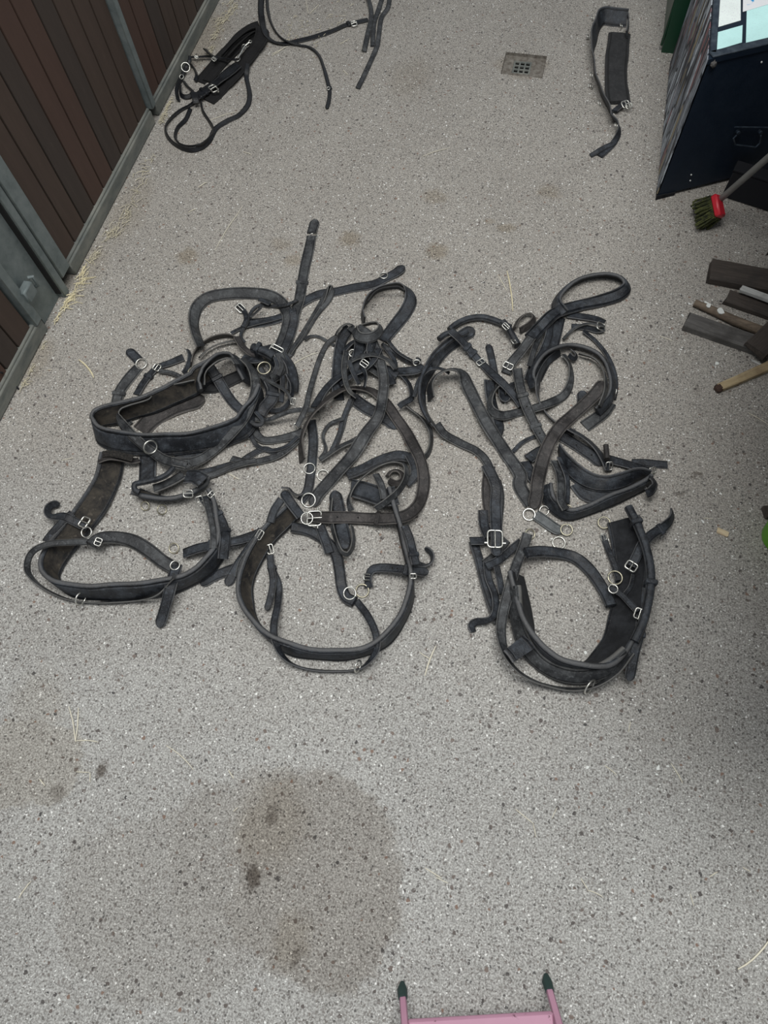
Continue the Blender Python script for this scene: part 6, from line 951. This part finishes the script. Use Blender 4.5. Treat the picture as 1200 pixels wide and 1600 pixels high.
straw((0.3267, -0.0258), (0.3422, -0.0425), 0.0, 0.0009, label='thin straw well above and left of the bottom right corner', mat='straw_pale')
straw((0.3423, -0.0436), (0.3722, -0.0489), 0.06, 0.0008, label='thin straw well right of the big brown damp stain', mat='straw_pale')
straw((0.3942, 0.2911), (0.3909, 0.2690), 0.0, 0.0008, label='short straw below and right of the bottom of the rightmost harness collar', mat='straw_pale')
straw((0.5325, -0.0042), (0.5396, -0.0235), 0.0, 0.0008, label='thin straw well right of the pink stool feet', mat='straw_pale')
straw((0.0281, -0.0778), (0.0636, -0.0879), 0.0, 0.001, label='thin straw well above the pink stool feet', mat='straw_pale')
straw((-0.4126, 0.0078), (-0.3951, -0.0063), 0.0, 0.001, label='short straw well above the dark spot in the damp stain', mat='straw_pale')
straw((-0.5595, 0.0244), (-0.4847, -0.0087), 0.05, 0.0009, label='thin straw right of the brown smear at lower left', mat='straw_pale')
straw((-1.0456, 1.6163), (-1.0239, 1.6398), 0.0, 0.0012, label='short straw below and right of the folded bridle loop', mat='straw_pale')
straw((-1.0416, 1.5100), (-1.0206, 1.5273), 0.0, 0.001, label='short straw below the folded bridle loop', mat='straw_pale')
straw((-0.6349, 0.6782), (-0.6021, 0.6666), 0.0, 0.0011, label='thin straw well above and right of the hanging tab of the leftmost harness', mat='straw_pale')
straw((-0.5712, 1.0225), (-0.5094, 1.0798), 0.06, 0.0009, label='thin curved straw stalk lying between the leftmost and middle harnesses', mat='straw_pale')
straw((-1.2330, 0.8784), (-1.2135, 0.8822), 0.08, 0.0008, label='short straw below the foot of the latch post', mat='straw_pale')
straw((-1.0739, 0.6247), (-1.0430, 0.6368), 0.05, 0.0008, label='thin straw above and right of the buckle end of the leftmost harness', mat='straw_pale')
straw((-1.0021, 2.2617), (-0.9744, 2.2939), 0.0, 0.001, label='thin straw above and left of the trailing rein tip', mat='straw_pale')
straw((-0.9323, 2.5095), (-0.9115, 2.5652), 0.0, 0.001, label='thin straw left of the rein buckle', mat='straw_pale')
straw((-0.9685, 2.5870), (-0.9349, 2.5017), 0.0, 0.0009, label='thin straw well above the trailing rein tip', mat='straw_pale')
straw((-0.7833, 2.3590), (-0.7546, 2.3917), 0.0, 0.001, label='thin straw just below and left of the rein buckle', mat='straw_pale')
straw((-0.7359, 2.2293), (-0.7120, 2.2065), 0.0, 0.001, label='short straw above and right of the trailing rein tip', mat='straw_pale')
straw((-1.1165, 1.9080), (-1.0294, 1.9697), 0.03, 0.0008, label='thin straw above and right of the folded bridle loop', mat='straw_pale')
straw((-0.3848, 1.8687), (-0.3071, 1.9198), 0.03, 0.0008, label='thin straw well below and right of the trailing rein tip', mat='straw_pale')
straw((-0.9546, 1.7932), (-0.9227, 1.7811), 0.0, 0.0009, label='short straw right of the folded bridle loop', mat='straw_pale')
straw((-1.0029, 2.2720), (-0.9580, 2.3175), 0.0, 0.001, label='thin straw well above and right of the folded bridle loop', mat='straw_pale')
straw((0.3797, 1.3123), (0.4139, 1.2997), 0.0, 0.0008, label='thin straw below and left of the round stick end', mat='straw_pale')
straw((0.6118, 1.1139), (0.6616, 1.0858), 0.02, 0.0008, label='thin straw below and right of the pale split stick end', mat='straw_pale')
straw((0.5190, 0.7968), (0.5381, 0.7974), 0.05, 0.0008, label='short straw just above and left of the tan wood chip', mat='straw_pale')
straw((0.6277, 0.0645), (0.6421, 0.0599), 0.0, 0.0008, label='short straw well above the bottom right corner', mat='straw_pale')
straw((0.5666, 0.0331), (0.5804, 0.0454), 0.0, 0.0009, label='short straw well below and right of the bottom of the rightmost harness collar', mat='straw_pale')
straw((-0.3767, -0.0667), (-0.3699, -0.0576), 0.0, 0.0009, label='short straw above the dark spot in the damp stain', mat='straw_pale')
straw((0.0775, -0.0938), (0.0509, -0.0886), 0.0, 0.0008, label='thin straw well right of the dark spot in the damp stain', mat='straw_pale')
# heaped straw along the foot of the stable front
def straw_pile(name, label, pts_r, n, seed):
    rnd = random.Random(seed); b = MB()
    for k in range(n):
        x, y, r, dr = rnd.choice(pts_r); x += rnd.gauss(0, r*.5); y += rnd.gauss(0, r*1.3); x = max(x, WX+.012)
        L = rnd.uniform(.010, .055 if 'heap' in name else .04)*dr; a = rnd.gauss(1.25, .7); z = rnd.uniform(.001, .008)
        dx_, dy_ = cos(a)*L/2, sin(a)*L/2
        if x-abs(dx_) < WX+.004: x = WX+.004+abs(dx_)
        b.tube([(x-dx_, y-dy_, z*rnd.random()+.001), (x+rnd.gauss(0, .002), y, z+.001), (x+dx_, y+dy_, .001+z*rnd.random())], rnd.uniform(.0005, .0011), n=4)
    o = b.build(name, M['straw'] if 'heap' in name else M['straw_dull'], smooth=False); tag(o, label, 'straw', None, 'stuff'); return o
straw_pile('straw_heap', 'small heap of yellow straw at the foot of the latch post', [(-1.269, 1.137, 0.012, 1.00), (-1.257, 1.193, 0.012, 1.00), (-1.270, 1.106, 0.010, 1.10), (-1.281, 1.225, 0.012, 0.90), (-1.277, 1.046, 0.010, 0.70)], 75, 5)
straw_pile('straw_litter', 'thin litter of straw along the foot of the middle boards', [(-1.258, 1.293, 0.012, 0.90), (-1.244, 1.385, 0.016, 0.90), (-1.230, 1.481, 0.018, 0.80), (-1.230, 1.564, 0.020, 0.70), (-1.241, 1.676, 0.020, 0.60), (-1.220, 1.429, 0.020, 0.80)], 130, 6)
straw_pile('straw_litter', 'dusty straw bits between the wall foot and the folded bridle', [(-1.269, 1.898, 0.012, 0.60), (-1.276, 1.960, 0.012, 0.50), (-1.234, 2.397, 0.020, 0.60), (-1.234, 2.471, 0.030, 0.60), (-1.234, 2.324, 0.015, 0.50), (-1.229, 2.529, 0.030, 0.60), (-1.222, 2.255, 0.012, 0.40)], 260, 7)
straw_pile('straw_litter', 'scattered short straw bits lying between the two trailing reins', [(-0.919, 2.427, 0.030, 0.50), (-0.850, 2.349, 0.040, 0.50), (-0.971, 2.401, 0.030, 0.50), (-0.829, 2.533, 0.040, 0.50)], 60, 8)
straw_pile('straw_litter', 'dusty straw crumbs below the nearest stable door rail', [(-1.287, 0.953, 0.008, 0.50), (-1.294, 0.875, 0.010, 0.50), (-1.288, 0.822, 0.012, 0.80)], 40, 9)
for i, (p, r, el, lb) in enumerate([((0.4962, 1.4471), 0.0075, 0.6, 'larger white flake just right of the round stick end'), ((0.4809, 1.4487), 0.0030, 0.8, 'tiny white flake just right of the round stick end'), ((0.4510, 1.4362), 0.0050, 0.5, 'larger white flake just left of the round stick end'), ((0.4349, 1.3929), 0.0050, 0.6, 'larger white flake just below and left of the round stick end'), ((0.5312, 1.2514), 0.0060, 0.8, 'larger white flake just above the pale split stick end'), ((0.5180, 0.7881), 0.0050, 0.5, 'larger white flake just above and left of the tan wood chip'), ((0.4568, 0.2114), 0.0060, 0.6, 'larger white flake well below and right of the bottom of the rightmost harness collar'), ((0.3170, 0.1806), 0.0040, 0.8, 'tiny white flake below the bottom of the rightmost harness collar'), ((0.4300, 0.9360), 0.0040, 0.5, 'tiny white flake just above and right of the rightmost harness end tab'), ((0.4089, 1.3768), 0.0030, 0.6, 'tiny white flake just below and left of the round stick end'), ((0.6074, 0.2960), 0.0030, 0.8, 'tiny white flake well right of the bottom of the rightmost harness collar'), ((0.4754, 0.2195), 0.0040, 0.5, 'tiny white flake well below and right of the bottom of the rightmost harness collar'), ((0.5968, -0.0099), 0.0030, 0.6, 'tiny white flake well above the bottom right corner'), ((0.2078, -0.0251), 0.0030, 0.8, 'tiny white flake well above the pink stool feet'), ((0.4233, 0.0314), 0.0030, 0.5, 'tiny white flake well below the bottom of the rightmost harness collar'), ((0.4551, 0.1984), 0.0030, 0.6, 'tiny white flake well below the tan wood chip'), ((0.2862, 0.4174), 0.0040, 0.8, 'tiny white flake above the bottom of the rightmost harness collar'), ((0.2725, 0.5004), 0.0030, 0.5, 'tiny white flake well below and left of the tan wood chip'), ((0.6555, 0.2382), 0.0030, 0.6, 'tiny white flake well below the rightmost harness end tab'), ((0.5143, -0.0569), 0.0030, 0.8, 'tiny white flake well above and left of the bottom right corner')]):
    flake((p[0], p[1], .0003), r, M['white'], lb, 20+i, el=el)
